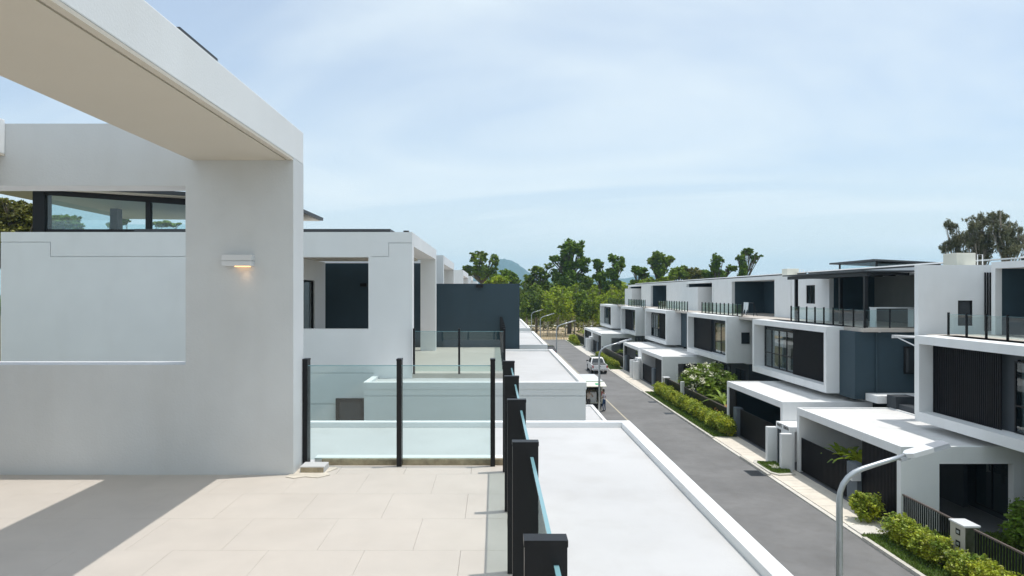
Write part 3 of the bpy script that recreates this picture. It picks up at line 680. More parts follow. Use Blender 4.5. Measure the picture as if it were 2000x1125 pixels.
# white counter on the pergola terrace, white box room blocks
tb = thing('white_table', 'white framed counter behind the glass at the near end of the pergola terrace', 'table', (22.2, 38.6, 7.5))
part(tb, 'table_top', MB().box(21.4, 23.7, 38.4, 39.0, 8.55, 8.62), PAINTW)
for x in (21.43, 23.6): part(tb, 'leg', MB().box(x, x+.07, 38.42, 38.98, 7.5, 8.55), PAINTW)
rk = thing('drying_rack', 'drying rack draped with white cloth on the third townhouse terrace', 'rack', (21.6, 57.8, 7.5))
part(rk, 'frame', MB().tube([(21.6, 56.9, 7.5), (21.6, 56.9, 8.6), (21.6, 59.3, 8.6), (21.6, 59.3, 7.5)], .025, 6).tube([(21.9, 56.9, 7.5), (21.6, 56.9, 8.6)], .02, 6).tube([(21.9, 59.3, 7.5), (21.6, 59.3, 8.6)], .02, 6), BLACK)
s = MB()
for i in range(12):
    a = 58.0+i*.09; z = 7.75+.25*math.sin(i*.9)
    s.quad((21.52+.03*math.sin(i), a, z), (21.52+.03*math.sin(i+1), a+.09, z+.05), (21.58, a+.09, 8.64), (21.58, a, 8.64))
part(rk, 'cloth', s, PAINTW)
part(H[4], 'white_room', MB().box(22.2, 23.9, 74.6, 81.4, 7.5, 10.1), WHITE)
part(H[6], 'white_room', MB().box(22.2, 23.9, 110.5, 116.3, 7.5, 10.2), WHITE)

# entrance walls between carports
def entrance(y0, label, nums, near):
    e = thing('entrance_wall', label, 'wall', (15.8, y0, 0), 'white entrance walls between carports')
    part(e, 'wall', MB().slab('x', y0, y0+1.75, .05, 2.35, 15.55, 15.8, [(y0+.25, y0+.42, .25, 1.3), (y0+.25, y0+.40, 1.45, 1.75)]).box(15.8, 17.2, y0+.001, y0+1.749, 2.1, 2.349), WHITE)
    part(e, 'hatch', MB().box(15.62, 15.64, y0+.2, y0+.46, .2, 1.8), BLACK)
    for yy in (y0-.35, y0+1.5): part(e, 'pillar', MB().box(14.98, 15.54, yy, yy+.3, .05, 2.06), WHITE, bevel=.01)
    part(e, 'door', MB().box(15.50, 15.545, y0+1.1, y0+1.45, .1, 2.0), SLATED)
    if nums:
        for k, t in enumerate(nums):
            cu = bpy.data.curves.new('house_number', 'FONT'); cu.body = t; cu.size = .24; cu.extrude = .006; cu.align_x = 'CENTER'
            cu.materials.append(BLACK); o = bpy.data.objects.new('house_number', cu); C.objects.link(o); o.parent = e
            o.location = Vector((15.543, y0+1.32-k*.85, 2.13)) - Vector(e.location); o.rotation_euler = (R(90), 0, R(-90)); o.scale = (1, 1, 1)
entrance(35.95, 'white entrance wall with house numbers between the two nearest carports', ('104/75', '104/76'), True)
entrance(73.9, 'white entrance wall between the third and fourth carports, by the pickup', None, False)
entrance(110.8, 'farthest white entrance wall on the right', None, False)

# letterbox, meter pillars
lb = thing('letterbox', 'light grey letterbox mounted on the nearest grey gate pillar', 'letterbox', (15.65, 29.9, 1.2))
part(lb, 'box_body', MB().box(15.45, 15.85, 29.50, 29.745, 1.28, 1.62), LAMPW, bevel=.02)
part(lb, 'door_bell', MB().box(15.82, 15.9, 29.70, 29.746, 1.72, 1.84), PAINTW)
def meter(x, y, label, s=1.0):
    t = thing('meter_pillar', label, 'meter pillar', (x, y, .05), 'utility pillars')
    part(t, 'casing', MB().box(x, x+.5, y, y+.72, .05, 1.6), BEIGE, bevel=.01)
    part(t, 'cap', MB().box(x-.03, x+.53, y-.03, y+.75, 1.6, 1.65), LAMPW)
    part(t, 'side_panel', MB().box(x+.03, x+.48, y-.012, y-.002, .1, 1.57), MARBLE)
    for z in (1.25, .85): 
        f = part(t, 'meter_window', MB().box(x-.012, x-.002, y+.2, y+.42, z, z+.2), BLACK)
        part(f, 'dial', MB().box(x-.016, x-.012, y+.25, y+.37, z+.05, z+.14), LAMPG)
meter(15.66, 22.75, 'beige meter pillar with two small black windows in the nearest railing fence')
meter(15.66, 62.9, 'brownish meter pillar in the far half of the long hedge')
solo('white_post', MB().box(15.72, 16.0, 57.5, 57.75, .1, 1.95), WHITE, 'slim white post in the dark fence halfway along the long hedge', 'post')

# fences
def fence(y0, y1, label, single, h=1.55, solid=False, turn=False):
    f = thing('railing_fence', label, 'fence', (15.95, y0, .05), 'garden fences on the right')
    part(f, 'top_rail', MB().box(15.92, 15.99, y0, y1, h-.04, h+.015), mat_rail if True else BLACK)
    part(f, 'bottom_rail', MB().box(15.935, 15.975, y0, y1, .16, .20), BLACK)
    n = int((y1-y0)/.125); me = unit('bar', .045 if not solid else .02, .028 if not solid else .1, h-.24, BLACK)
    if single:
        for i in range(n): piece(f, 'bar', me, (15.955, y0+(i+.5)*(y1-y0)/n, .2))
    else:
        mb = MB()
        for i in range(n):
            y = y0+(i+.5)*(y1-y0)/n; mb.box(15.94, 15.97, y-.045, y+.045, .2, h-.04)
        part(f, 'bar_panel', mb, BLACK, kind='stuff')
    if turn:
        part(f, 'return_rail', MB().box(15.99, 16.6, y1-.07, y1, h-.04, h+.014), mat_rail)
        part(f, 'return_panel', MB().box(15.99, 16.6, y1-.05, y1-.02, .2, h-.04), BLACK)
    part(f, 'kerb_wall', MB().box(15.86, 16.05, y0, y1, .0, .15), CONC)
mat_rail = mat('brown_rail', (.13, .10, .09), .5, var=.2)
fence(23.5, 26.65, 'black railing fence between the white pier and the beige meter pillar', True)
fence(14.5, 22.7, 'black railing fence running out of the picture from the beige meter pillar', True)
fence(46.8, 57.4, 'dark boarded fence behind the near half of the long hedge', False)
fence(57.8, 64.6, 'dark boarded fence behind the far half of the long hedge', False)
fence(84.4, 101.5, 'dark fence beside the parked pickup', False)
fence(121.2, 134, 'farthest dark fence near the end of the street', False)

# drain grate, planter island
dg = thing('drain_grate', 'dark drain grate in the road at the right kerb', 'drain', (13.6, 35.7, 0))
part(dg, 'grate_frame', MB().slab('z', 13.2, 13.95, 35.1, 36.2, .002, .016, [(13.25, 13.9, 35.15, 36.15)]), SLATED)
part(dg, 'grate_pit', MB().box(13.25, 13.9, 35.15, 36.15, .001, .004), BLACK)
gm_ = unit('grate_bar', .02, 1.0, .01, SLATED)
for k in range(11): piece(dg, 'grate_bar', gm_, (13.29+k*.057, 35.65, .005))
for y, l in ((53.4, 'near'), (59.0, 'far')):
    solo('gully_cover', MB().box(13.3, 13.95, y-.35, y+.35, .001, .012), SLATED, f'dark gully cover at the kerb beside the {l} part of the long hedge', 'drain')
isl = [(14.2, 35.2), (14.5, 34.75), (15.4, 34.9), (15.5, 37.2), (14.4, 37.9), (14.16, 37.4)]
pi = thing('planting_island', 'small grass island with rounded kerb in front of the two white pillars', 'planting bed', (14.9, 36.2, .05))
cx, cy = 14.85, 36.2
part(pi, 'kerb_ring', MB().prism(isl, .06, .17, ax='z'), KERB, bevel=.02)
isl2 = [(cx+(x-cx)*.8, cy+(y-cy)*.84) for x, y in isl]
part(pi, 'turf', MB().prism(isl2, .1, .19, ax='z'), GRASSB)
blades('island_grass', [(14.4, 15.3, 35.2, 37.2, .19)], 2600, .10, GRASS, 'grass on the small planting island')
solo('concrete_cover', MB().box(14.6, 15.0, 35.7, 36.5, .19, .255), CONC, 'pale concrete cover set in the small grass island', 'cover', bevel=.01)

# ------------------------------------------------------------ street lamps
def street_lamp(y, label):
    X = 7.3
    t = thing('street_lamp', label, 'street lamp', (X, y, .1), 'street lamps along the left kerb')
    pts = [(X, y, .1), (X, y, 2.5), (X, y, 5.05)]
    pts += [(X+.02, y, 5.2), (X+.08, y, 5.36), (X+.18, y, 5.5), (X+.32, y, 5.61), (X+.5, y, 5.69), (X+.9, y, 5.82), (X+1.5, y, 6.0)]
    part(t, 'pole', MB().tube(pts, [.085, .075, .065]+[.058]*4+[.055, .05, .045], 14), STEEL, smooth=True)
    part(t, 'base_plate', MB().box(X-.17, X+.17, y-.17, y+.17, .1, .13), STEEL)
    d = Vector((.96, 0, .28)).normalized()
    def hd(u, v, w): q = Vector((X+1.38, y, 5.97)) + d*u; return (q.x - d.z*w, y+v, q.z + d.x*w)
    mb = MB(); pf = [(0, -.05), (.1, -.16), (.55, -.17), (.55, .17), (.1, .16), (0, .05)]
    i = len(mb.v); mb.v += [hd(u, v, .05) for u, v in pf] + [hd(u, v*.9, -.06) for u, v in pf]
    mb.f += [tuple(range(6)), tuple(range(11, 5, -1))] + [(k, (k+1) % 6, 6+(k+1) % 6, 6+k) for k in range(6)]
    hdp = part(t, 'lamp_head', mb, LAMPW, bevel=.01)
    def hbox(u0, u1, v0, v1, w0, w1):
        m = MB(); m.v = [hd(u, v, w_) for w_ in (w0, w1) for u, v in ((u0, v0), (u1, v0), (u1, v1), (u0, v1))]
        m.f = [(0,3,2,1),(4,5,6,7),(0,1,5,4),(1,2,6,5),(2,3,7,6),(3,0,4,7)]; return m
    part(hdp, 'driver_block', hbox(.552, .90, -.155, .155, -.05, .02), LAMPG)
    fin = MB()
    for k in range(12):
        b_ = hbox(.565+k*.028, .579+k*.028, -.16, .16, .02, .045); o = len(fin.v); fin.v += b_.v; fin.f += [tuple(o+j for j in f) for f in b_.f]
    part(hdp, 'cooling_fin', fin, LAMPG)
    part(t, 'clamp', hbox(-.12, .08, -.06, .06, -.09, -.02), LAMPG)
    return t
lamp0 = street_lamp(14.45, 'large grey street lamp in the foreground, arm reaching right over the pavement')
for y, l in ((47.6, 'second street lamp, its pole in front of the open van'), (80.5, 'third street lamp, short pole above the second white bay roof'), (109, 'fourth street lamp against the dry wooden palisade'),
             (135, 'fifth street lamp before the dark trees'), (158, 'farthest street lamp, faint beside the end of the slate wall')):
    c = copy_tree(lamp0); c.location = (7.3, y, .1); c['label'] = l

# ------------------------------------------------------------ foliage
def blob_leaves(blobs, n, size, elong=2.0, shell=.55, flat=.0, wisp=False):
    """leaf quads spread in clumps through ellipsoid blobs (cx,cy,cz,rx,ry,rz)"""
    vol = np.array([b[3]*b[4]*b[5] for b in blobs])**.75; vol /= vol.sum(); out = []
    for b, f in zip(blobs, vol):
        k = max(30, int(n*f)); nc = max(8, k//(34 if wisp else 17))
        d = RNG.normal(size=(nc, 3)); d /= np.linalg.norm(d, axis=1)[:, None]
        rr = RNG.uniform(shell, 1.0, nc)**.7*RNG.uniform(.85, 1.22, nc); cen = d*rr[:, None]
        idx = RNG.integers(0, nc, k)
        p = cen[idx] + RNG.normal(size=(k, 3))*(np.array([.10, .10, .22]) if wisp else .105)
        p = p*np.array(b[3:6]) + np.array(b[:3])
        u = RNG.normal(size=(k, 3)); u[:, 2] = u[:, 2]*.5 - flat; u /= np.linalg.norm(u, axis=1)[:, None]
        v = RNG.normal(size=(k, 3)); v[:, 2] *= .5; v -= (v*u).sum(1)[:, None]*u; v /= np.linalg.norm(v, axis=1)[:, None]
        s_ = size*RNG.uniform(.6, 1.35, k)[:, None]
        out.append(np.stack([p-u*s_*elong/2, p+v*s_/2, p+u*s_*elong/2, p-v*s_/2], 1))
    return np.concatenate(out)
def tree(name, label, base, blobs, n, size, leaf, bark=BARK, tr=.22, group=None, elong=1.6, flat=0., cat='tree', limbs=True, shell=.45, wisp=False):
    t = thing(name, label, cat, base, group)
    B = Vector(base); mb = MB(); top = max(b[2] for b in blobs); cxm = sum(b[0] for b in blobs)/len(blobs)
    low = min(b[2]-b[5]*.4 for b in blobs)
    fork = B.z + max(.25*(top-B.z), min(.6*(top-B.z), low-B.z))
    mid = Vector((B.x+(cxm-B.x)*.35+random.uniform(-.15, .15), B.y, fork))
    mb.tube([B, (B.x+random.uniform(-.1, .1), B.y, (B.z+fork)/2), mid], [tr*1.35, tr, tr*.8], 8)
    if limbs:
        for b in blobs:
            e = Vector((b[0], b[1], b[2]+b[5]*.35)); m_ = mid.lerp(e, .5)+Vector((random.uniform(-.3, .3), random.uniform(-.3, .3), .2))
            mb.tube([mid, m_, e], [tr*.6, tr*.38, tr*.12], 6)
            for _ in range(3):
                q = Vector((b[0]+random.uniform(-.8, .8)*b[3], b[1]+random.uniform(-.8, .8)*b[4], b[2]+random.uniform(-.3, .8)*b[5]))
                mb.tube([m_, q], [tr*.25, tr*.06], 5)
    part(t, 'trunk', mb, bark, smooth=True)
    me = qmesh('crown', blob_leaves(blobs, n, size, elong, shell, flat, wisp), leaf, base)
    o = linkq('crown', me); o.parent = t
    return t
def W(px, py, Y): return (px-966)*Y/1333, CH-(py-573)*Y/1333      # helper: where a seen point stands at distance Y
def ptree(label, px, Y, blobs, n, size, leaf, **kw):
    s_ = Y/1333; bl = []
    for bx, by, rx, rz in blobs:
        x, z = W(bx, by, Y); a_, b_ = rx*s_, rz*s_
        bl.append((x, Y+random.uniform(-.5, .5)*a_, z, a_*.88, (a_+b_)/2, b_*.88))
        for _ in range(3):       # uneven outline: smaller sprays round each mass
            t_ = random.uniform(-.3, 3.4); q_ = random.uniform(.25, .42)
            bl.append((x+math.cos(t_)*a_*.95, Y+random.uniform(-.6, .6)*a_, z+math.sin(t_)*b_*.95, a_*q_, a_*q_, b_*q_*.8))
    return tree('tree', label, (W(px, 0, Y)[0], Y, -.05), bl, int(n*1.3), size, leaf, group=kw.pop('group', 'trees beyond the street'), **kw)
ptree('slender pale green tree with a split crown behind the slate wall', 945, 165, [(934, 506, 17, 13), (925, 530, 18, 12), (944, 532, 16, 16), (966, 510, 10, 12), (960, 532, 13, 12), (912, 526, 9, 7)], 5200, .34, LMID, tr=.3)
ptree('dark rounded tree right of the slender pale tree, over the slate wall', 990, 160, [(990, 537, 15, 12), (976, 545, 16, 9), (1003, 548, 14, 10)], 3600, .34, LDARK)
ptree('yellow green crown peeping over the slate wall', 975, 152, [(975, 548, 18, 10), (957, 556, 12, 8)], 2600, .30, LYEL)
ptree('tallest dense dark tree wrapped in creepers at the end of the street', 1112, 160, [(1112, 485, 17, 15), (1132, 486, 12, 15), (1108, 515, 16, 22), (1136, 515, 14, 14), (1110, 548, 18, 22), (1085, 507, 11, 9), (1138, 545, 13, 10), (1143, 528, 8, 6), (1087, 540, 12, 14)], 15000, .34, LDARK, tr=.4, shell=.2)
ptree('thin loose tree just left of the tallest tree', 1048, 158, [(1048, 530, 13, 9), (1036, 545, 12, 10), (1062, 537, 12, 10), (1054, 560, 16, 13), (1072, 520, 8, 6)], 5200, .33, LMID)
ptree('sparse tree with airy crown right of the tallest tree', 1172, 158, [(1168, 518, 9, 12), (1173, 540, 12, 14), (1182, 560, 12, 12), (1163, 510, 6, 5)], 4200, .32, LDARK)
ptree('sparse airy tree with twiggy top nearest the hills gap', 1200, 156, [(1196, 505, 9, 8), (1207, 520, 12, 10), (1196, 535, 13, 11), (1214, 508, 7, 6), (1203, 556, 12, 10)], 4600, .32, LDARK, tr=.22)
ptree('small crown between the hills gap and the townhouse roofs', 1248, 150, [(1248, 530, 13, 9), (1240, 525, 7, 6), (1258, 540, 9, 7)], 2200, .3, LDARK)
ptree('upright bushy tree behind the roof of the farthest townhouse', 1285, 148, [(1284, 503, 14, 11), (1300, 510, 13, 9), (1275, 512, 10, 9), (1288, 528, 14, 13), (1310, 505, 7, 5)], 6000, .31, LMID, tr=.28)
for k, (x, y, l) in enumerate(((1328, 530, 'left'), (1355, 534, 'middle'), (1380, 538, 'right'))):
    ptree(f'broad olive green crown over the townhouse roofs, {l} one of three', x, 140, [(x, y, 17, 10), (x-12, y+8, 12, 9), (x+12, y+8, 12, 9)], 4200, .3, LMID if k == 0 else LOLIVE if k == 1 else LDARK)
ptree('creeper covered tree behind the roofs, left of the umbrella shaped one', 1400, 138, [(1400, 508, 11, 11), (1396, 524, 9, 12), (1412, 536, 12, 12), (1428, 524, 9, 7), (1402, 540, 10, 12)], 5600, .28, LDARK, shell=.2)
ptree('umbrella shaped tree on a leafy trunk rising over the roofs', 1450, 136, [(1462, 493, 14, 7), (1477, 502, 9, 7), (1448, 505, 8, 9), (1451, 525, 9, 14), (1452, 542, 10, 12), (1473, 512, 5, 6)], 5600, .28, LDARK, shell=.2)
GC = 'casuarinas behind the nearest roofs'
ptree('leftmost wispy grey green casuarina above the roofs at right', 1868, 78, [(1858, 440, 11, 14), (1866, 470, 14, 20), (1850, 485, 11, 14), (1872, 500, 14, 16)], 3600, .075, LGREY, tr=.12, group=GC, elong=5.5, flat=.8, bark=BARKP, shell=.15, wisp=True)
ptree('tall wispy casuarina in the middle of the group at right', 1920, 76, [(1900, 440, 18, 16), (1920, 430, 18, 15), (1905, 468, 22, 24), (1928, 470, 18, 24), (1890, 470, 13, 18), (1915, 500, 24, 20)], 6800, .075, LGREY, tr=.16, group=GC, elong=5.5, flat=.8, bark=BARKP, shell=.15, wisp=True)
ptree('dense dark casuarina nearest the right edge', 1962, 74, [(1952, 428, 20, 14), (1945, 455, 16, 22), (1972, 455, 15, 20), (1965, 485, 24, 20), (1992, 468, 14, 16), (2015, 480, 20, 18)], 6800, .075, LGREY, tr=.16, group=GC, elong=5.5, flat=.8, bark=BARKP, shell=.15, wisp=True)
GL = 'trees behind the second house on the left'
ptree('olive coloured tree at the left edge beyond the wall opening', 30, 46, [(20, 415, 40, 22), (60, 418, 30, 20), (-30, 420, 45, 26), (40, 440, 50, 26), (75, 445, 22, 20), (-20, 455, 50, 30), (30, 470, 55, 25), (0, 400, 25, 12)], 16000, .15, LOLIVE, tr=.2, group=GL)
ptree('small grey green crown seen through the left clerestory pane', 128, 52, [(128, 432, 22, 12), (148, 442, 16, 8), (110, 442, 16, 9)], 3200, .15, LMID, tr=.15, group=GL)
ptree('pale crown seen near the mullion of the clerestory', 235, 56, [(238, 428, 12, 11), (222, 440, 10, 7), (325, 438, 22, 6)], 2600, .15, LMID, tr=.12, group=GL)
# second line of small bright trees at the street end (each is a tree of its own)
GU = 'bright young trees at the end of the street'
cols = [LYEL, LMID, LYEL, LMID]
row = [(1028, 600, 16, 30, 1, 150), (1046, 590, 16, 36, 3, 152), (1070, 600, 17, 34, 0, 150), (1088, 588, 17, 30, 0, 154), (1104, 596, 15, 36, 2, 149), (1122, 590, 17, 34, 0, 152), (1140, 600, 15, 32, 1, 149),
       (1158, 596, 17, 34, 0, 152), (1176, 606, 15, 32, 2, 148), (1194, 596, 18, 36, 0, 152), (1214, 590, 18, 34, 0, 156), (1232, 596, 16, 30, 1, 158), (1010, 590, 15, 40, 3, 158), (1175, 572, 14, 18, 0, 166), (1210, 566, 18, 18, 0, 168), (1240, 560, 16, 16, 2, 150),
       (1270, 556, 18, 14, 0, 146), (1300, 552, 18, 12, 2, 146), (1030, 570, 16, 22, 3, 170), (1062, 568, 17, 22, 1, 172), (1090, 566, 16, 20, 3, 174), (1130, 568, 16, 18, 1, 172), (1150, 560, 14, 18, 3, 172)]
seen_ = {}
ul = {0: 'bright yellow green', 1: 'mid green', 2: 'fresh lime green', 3: 'dull green'}
for k, (x, y, rx, rz, ci, Y) in enumerate(row):
    side = 'left of the road end' if x < 1060 else 'straight behind the palisade' if x < 1105 else 'right of the road end' if x < 1165 else 'beside the farthest townhouse' if x < 1235 else 'behind the far townhouse roofs'
    dep = 'tall back-row' if Y > 160 else 'front-row'
    base_ = f'{ul[ci]} {dep} young tree {side}'; seen_[base_] = seen_.get(base_, 0)+1
    if seen_[base_] > 1: base_ += ', slightly further right'
    ptree(base_, x, Y, [(x, y, rx, rz*.8), (x-rx*.5, y+rz*.4, rx*.8, rz*.5), (x+rx*.5, y+rz*.35, rx*.8, rz*.55), (x, y-rz*.6, rx*.6, rz*.4)], 3600, .26, cols[ci], tr=.12, group=GU, elong=1.9, bark=BARKP)
# scrub floor under them: uncountable
bl = []
for k in range(90):
    x = random.uniform(-30, 45); Y = random.uniform(160, 215); bl.append((x, Y, random.uniform(.3, 2.4), random.uniform(1.5, 4), 2.5, random.uniform(1.2, 3.2)))
o = quads('undergrowth', blob_leaves(bl, 26000, .34, 1.5), LOLIVE); tag(o, 'dry brownish undergrowth under the trees beyond the street', kind='stuff')
bl = []
for k in range(260):
    x = random.uniform(-260, 330); Y = random.uniform(225, 330); bl.append((x, Y, random.uniform(2, 6), random.uniform(4, 9), 5, random.uniform(3, 6)))
o = quads('far_wood', blob_leaves(bl, 60000, .8, 1.4, shell=.2), LDARK); tag(o, 'distant dark green wood behind the street', kind='stuff')

# palisade of dry poles at the road end
pal = thing('palisade', 'palisade of uneven dry wooden poles at the end of the road', 'fence', (11, 138, 0))
for k in range(24):
    x = 8.2+k*.27+random.uniform(-.05, .05); h = random.uniform(1.4, 2.1); lean = random.uniform(-.12, .12)
    part(pal, 'pole', MB().tube([(x, 138+random.uniform(-.1, .1), 0), (x+lean, 138, h)], [.075, .05], 6), WOOD)
solo('dark_shrub_base', MB().box(13.9, 14.0, 139, 139.1, 0, .1), SLATED, 'low dark stub behind the palisade', 'stub') if False else None

# hedge shrubs
def bush_mesh(seed, r, h, n, size, leaf):
    bl = [(0, 0, h*.55, r, r, h*.5)] + [(random.uniform(-.5, .5)*r, random.uniform(-.5, .5)*r, h*random.uniform(.4, .8), r*.55, r*.55, h*.33) for _ in range(4)]
    return qmesh('foliage', blob_leaves(bl, n, size, 1.9, .35), leaf)
stem_mb = MB()
for k in range(7):
    a = k*.9; stem_mb.tube([(0, 0, 0), (.22*math.cos(a), .22*math.sin(a), .4), (.42*math.cos(a), .42*math.sin(a), .85)], [.02, .014, .006], 5)
stem_me = mesh_of('stem', stem_mb, BARK)
BN = [bush_mesh(k, .52, 1.05, 4200, .058, LHEDGE) for k in range(4)]
def shrub(x, y, label, group, s_=1.0, me=None, z=.08):
    t = thing('hedge_shrub', label, 'shrub', (x, y, z), group); t.rotation_euler = (0, 0, random.uniform(0, 6.28)); t.scale = (s_*random.uniform(.95, 1.08), s_*random.uniform(.95, 1.08), s_*random.uniform(.9, 1.1))
    for nm, m_ in (('foliage', me or random.choice(BN)), ('stem', stem_me)):
        o = bpy.data.objects.new(nm, m_); C.objects.link(o); o.parent = t
    return t
y = 44.5
while y < 63.8:
    shrub(15.22+random.uniform(-.08, .08), y, 'largest shrub ending the long hedge beside the weathered grey pillar' if y < 45 else 'last shrub at the far end of the long hedge' if y > 63 else 'leafy shrub inside the long yellow green hedge along the dark fence', 'shrubs of the long hedge', 1.0 + (.12 if y < 47 else 0)); y += .78
y = 20.2
while y < 26.2:
    if not 22.3 < y < 23.3: shrub(15.15+random.uniform(-.06, .06), y, 'first shrub of the near hedge, against the white pier end' if y > 25.6 else 'bright shrub in the near hedge below the railing fence', 'shrubs of the near hedge', .93)
    y += .62
shrub(15.2, 27.9, 'single round bright green shrub behind the foreground lamp pole', None, 1.0)
y = 85
while y < 101:
    shrub(15.25, y, 'low shrub on the verge beside the parked pickup', 'shrubs beside the pickup', .75); y += 1.3
for y in (122.5, 124.5, 127, 129.5, 132):
    shrub(14.9, y, 'shrub at the far end of the right pavement', 'far pavement shrubs', 1.3 if y > 126 else .9)
# dark garden bush inside the nearest plot
tree('garden_bush', 'dark leafy bush in the shaded garden behind the nearest railing fence', (19.6, 24.6, .05), [(19.6, 24.6, 1.1, .9, .9, .9), (19.9, 24.3, 1.6, .6, .6, .6), (19.2, 24.9, .8, .6, .6, .6)], 5200, .10, LDARK, tr=.05, cat='bush')
# frangipani and palms behind the long hedge
ft = tree('frangipani_tree', 'flowering frangipani with white blossoms behind the dark fence', (17.6, 56.5, .05), [(17.6, 56.5, 2.5, 1.5, 1.8, .9), (16.9, 58.2, 2.0, 1.0, 1.3, .8), (18.3, 54.8, 2.2, 1.1, 1.4, .8), (17.0, 54.3, 1.8, .9, 1.2, .7), (17.8, 57, 3.1, 1.1, 1.2, .5)], 5200, .17, LMID, bark=BARKP, tr=.1, elong=2.6)
fl = blob_leaves([(17.4, 56.3, 2.5, 1.6, 2.0, 1.1), (17.0, 55.0, 2.1, 1.2, 1.4, .8)], 420, .14, 1.0, shell=.9)
o = quads('blossom', fl, PETAL, tuple(ft.location)); o.parent = ft
def palm(x, y, label, h=1.2, n=12, ln=1.3, leaf=LMID, z=.08, group='small palms in the gardens', name='palm'):
    t = thing(name, label, 'palm' if name == 'palm' else 'plant', (x, y, z), group)
    part(t, 'stem', MB().tube([(x, y, z), (x, y, z+h*.5)], [.08, .06], 7), BARK)
    for k in range(n):
        a = 2*math.pi*k/n+random.uniform(-.2, .2); el = random.uniform(.5, 1.25); P = []; p = Vector((x, y, z+h*.5)); prev = p; wv = .10
        side = Vector((-math.sin(a), math.cos(a), 0)); f = []
        for j in range(6):
            e2 = el-j*.24; q = prev+Vector((math.cos(a)*math.cos(e2), math.sin(a)*math.cos(e2), math.sin(e2)))*ln/6
            w0 = wv*math.sin(math.pi*(j+.3)/6.6); w1 = wv*math.sin(math.pi*(j+1.3)/7.2)
            f.append([prev-side*w0, prev+side*w0, q+side*w1, q-side*w1]); prev = q
        o = quads('frond', np.array([[tuple(v) for v in qd] for qd in f]), leaf, tuple(t.location)); o.parent = t
palm(16.9, 50.6, 'green palm between the frangipani and the second carport', 2.2, 16, 1.7, LMID)
palm(16.6, 49.0, 'orange tinged croton plant at the end of the dark fence', 1.8, 18, .9, ORANGE, name='croton')
palm(17.3, 60.4, 'green palm on the far side of the frangipani', 2.4, 14, 1.8, LYEL)
palm(16.9, 33.4, 'small palm behind the nearest black gate', 2.6, 14, 1.1, LYEL)
palm(16.7, 31.2, 'larger bright palm behind the nearest gate, beside the grey pillar', 3.0, 18, 1.3, LYEL)
palm(16.8, 32.2, 'middle palm behind the nearest black gate', 2.8, 14, 1.2, LMID)
palm(17.2, 88.5, 'palm over the dark fence beside the pickup', 2.6, 16, 1.9, LYEL)
palm(17, 128, 'palm near the end of the street on the right', 3, 16, 2, LYEL)

# ------------------------------------------------------------ vehicles
def wheel(parent, x, y, r=.38, wd=.24, side=1):
    t = part(parent, 'wheel', MB().tube([(x, y-0, r), (x+wd*side, y, r)], r, 20), RUBBER)
    part(t, 'rim', MB().tube([(x-.005*side+wd*side*0, y, r), (x-.012*side, y, r)], r*.62, 14), CHROME)
def pickup(x, y, label):
    """rear at y, front at y+5.2, centred on x"""
    t = thing('pickup_truck', label, 'pickup truck', (x, y+2.6, 0)); hw = .9
    def pr_(prof, x0, x1, nm, m, bev=0): return part(t, nm, MB().prism([(a, z) for a, z in prof], x0, x1, ax='x'), m, bevel=bev)
    body = [(y, .62), (y+.03, 1.08), (y+1.55, 1.10), (y+1.56, 1.08), (y+3.9, 1.12), (y+5.0, .98), (y+5.2, .72), (y+5.2, .38), (y+4.72, .36), (y+4.6, .72), (y+4.3, .84), (y+3.95, .80), (y+3.75, .36), (y+1.55, .36), (y+1.35, .74), (y+1.05, .86), (y+.7, .76), (y+.5, .45), (y, .45)]
    b = pr_(body, x-hw, x+hw, 'body', PAINTW, .04)
    # open load bed: dark floor set into the top
    part(b, 'load_bed', MB().box(x-hw+.1, x+hw-.1, y+.1, y+1.55, 1.085, 1.115), RUBBER)
    cab = MB(); z0, z1 = 1.1, 1.74; f0, f1, g0, g1 = y+1.6, y+4.0, y+2.0, y+3.25
    v = [(x-hw+.04, f0, z0), (x+hw-.04, f0, z0), (x+hw-.04, f1, z0), (x-hw+.04, f1, z0), (x-.66, g0, z1), (x+.66, g0, z1), (x+.66, g1, z1), (x-.66, g1, z1)]
    cab.v = v; cab.f = [(0,3,2,1),(4,5,6,7),(0,1,5,4),(1,2,6,5),(2,3,7,6),(3,0,4,7)]
    c = part(t, 'cabin', cab, PAINTW, bevel=.06)
    def pane(ids, nm, s_=.84, off=.012):
        P = [Vector(v[i]) for i in ids]; ce = sum(P, Vector())/4; nn = (P[1]-P[0]).cross(P[2]-P[0]).normalized()
        if nn.dot(ce-Vector((x, y+2.8, 1.4))) < 0: nn = -nn
        q = [ce+(p-ce)*s_+nn*off for p in P]; mb = MB(); mb.quad(*[tuple(a) for a in q]); part(c, nm, mb, CARGL)
    pane((0,1,5,4), 'rear_window'); pane((1,2,6,5), 'side_window'); pane((3,0,4,7), 'side_window'); pane((2,3,7,6), 'windscreen')
    tg = part(t, 'tailgate', MB().box(x-.72, x+.72, y-.02, y+.04, .62, 1.07), PAINTW, bevel=.01)
    part(tg, 'handle', MB().box(x-.1, x+.1, y-.035, y-.02, .9, .96), BLACK)
    part(tg, 'number_plate', MB().box(x-.2, x+.2, y-.1, y-.085, .5, .6), CREAM)
    for s_ in (-1, 1): part(t, 'tail_light', MB().box(x+s_*.82-.07, x+s_*.82+.07, y-.02, y+.02, .72, 1.02), REDL)
    part(t, 'bumper', MB().box(x-.8, x+.8, y-.08, y+.1, .42, .6), CHROME, bevel=.02)
    for s_ in (-1, 1):
        part(t, 'mirror', MB().box(x+s_*1.0-.09, x+s_*1.0+.09, y+3.6, y+3.68, 1.15, 1.32), BLACK)
        wheel(t, x+s_*.92, y+1.02, side=-s_); wheel(t, x+s_*.92, y+4.25, side=-s_)
    return t
pickup(12.25, 79.3, 'white pickup truck parked facing away on the right side of the street')
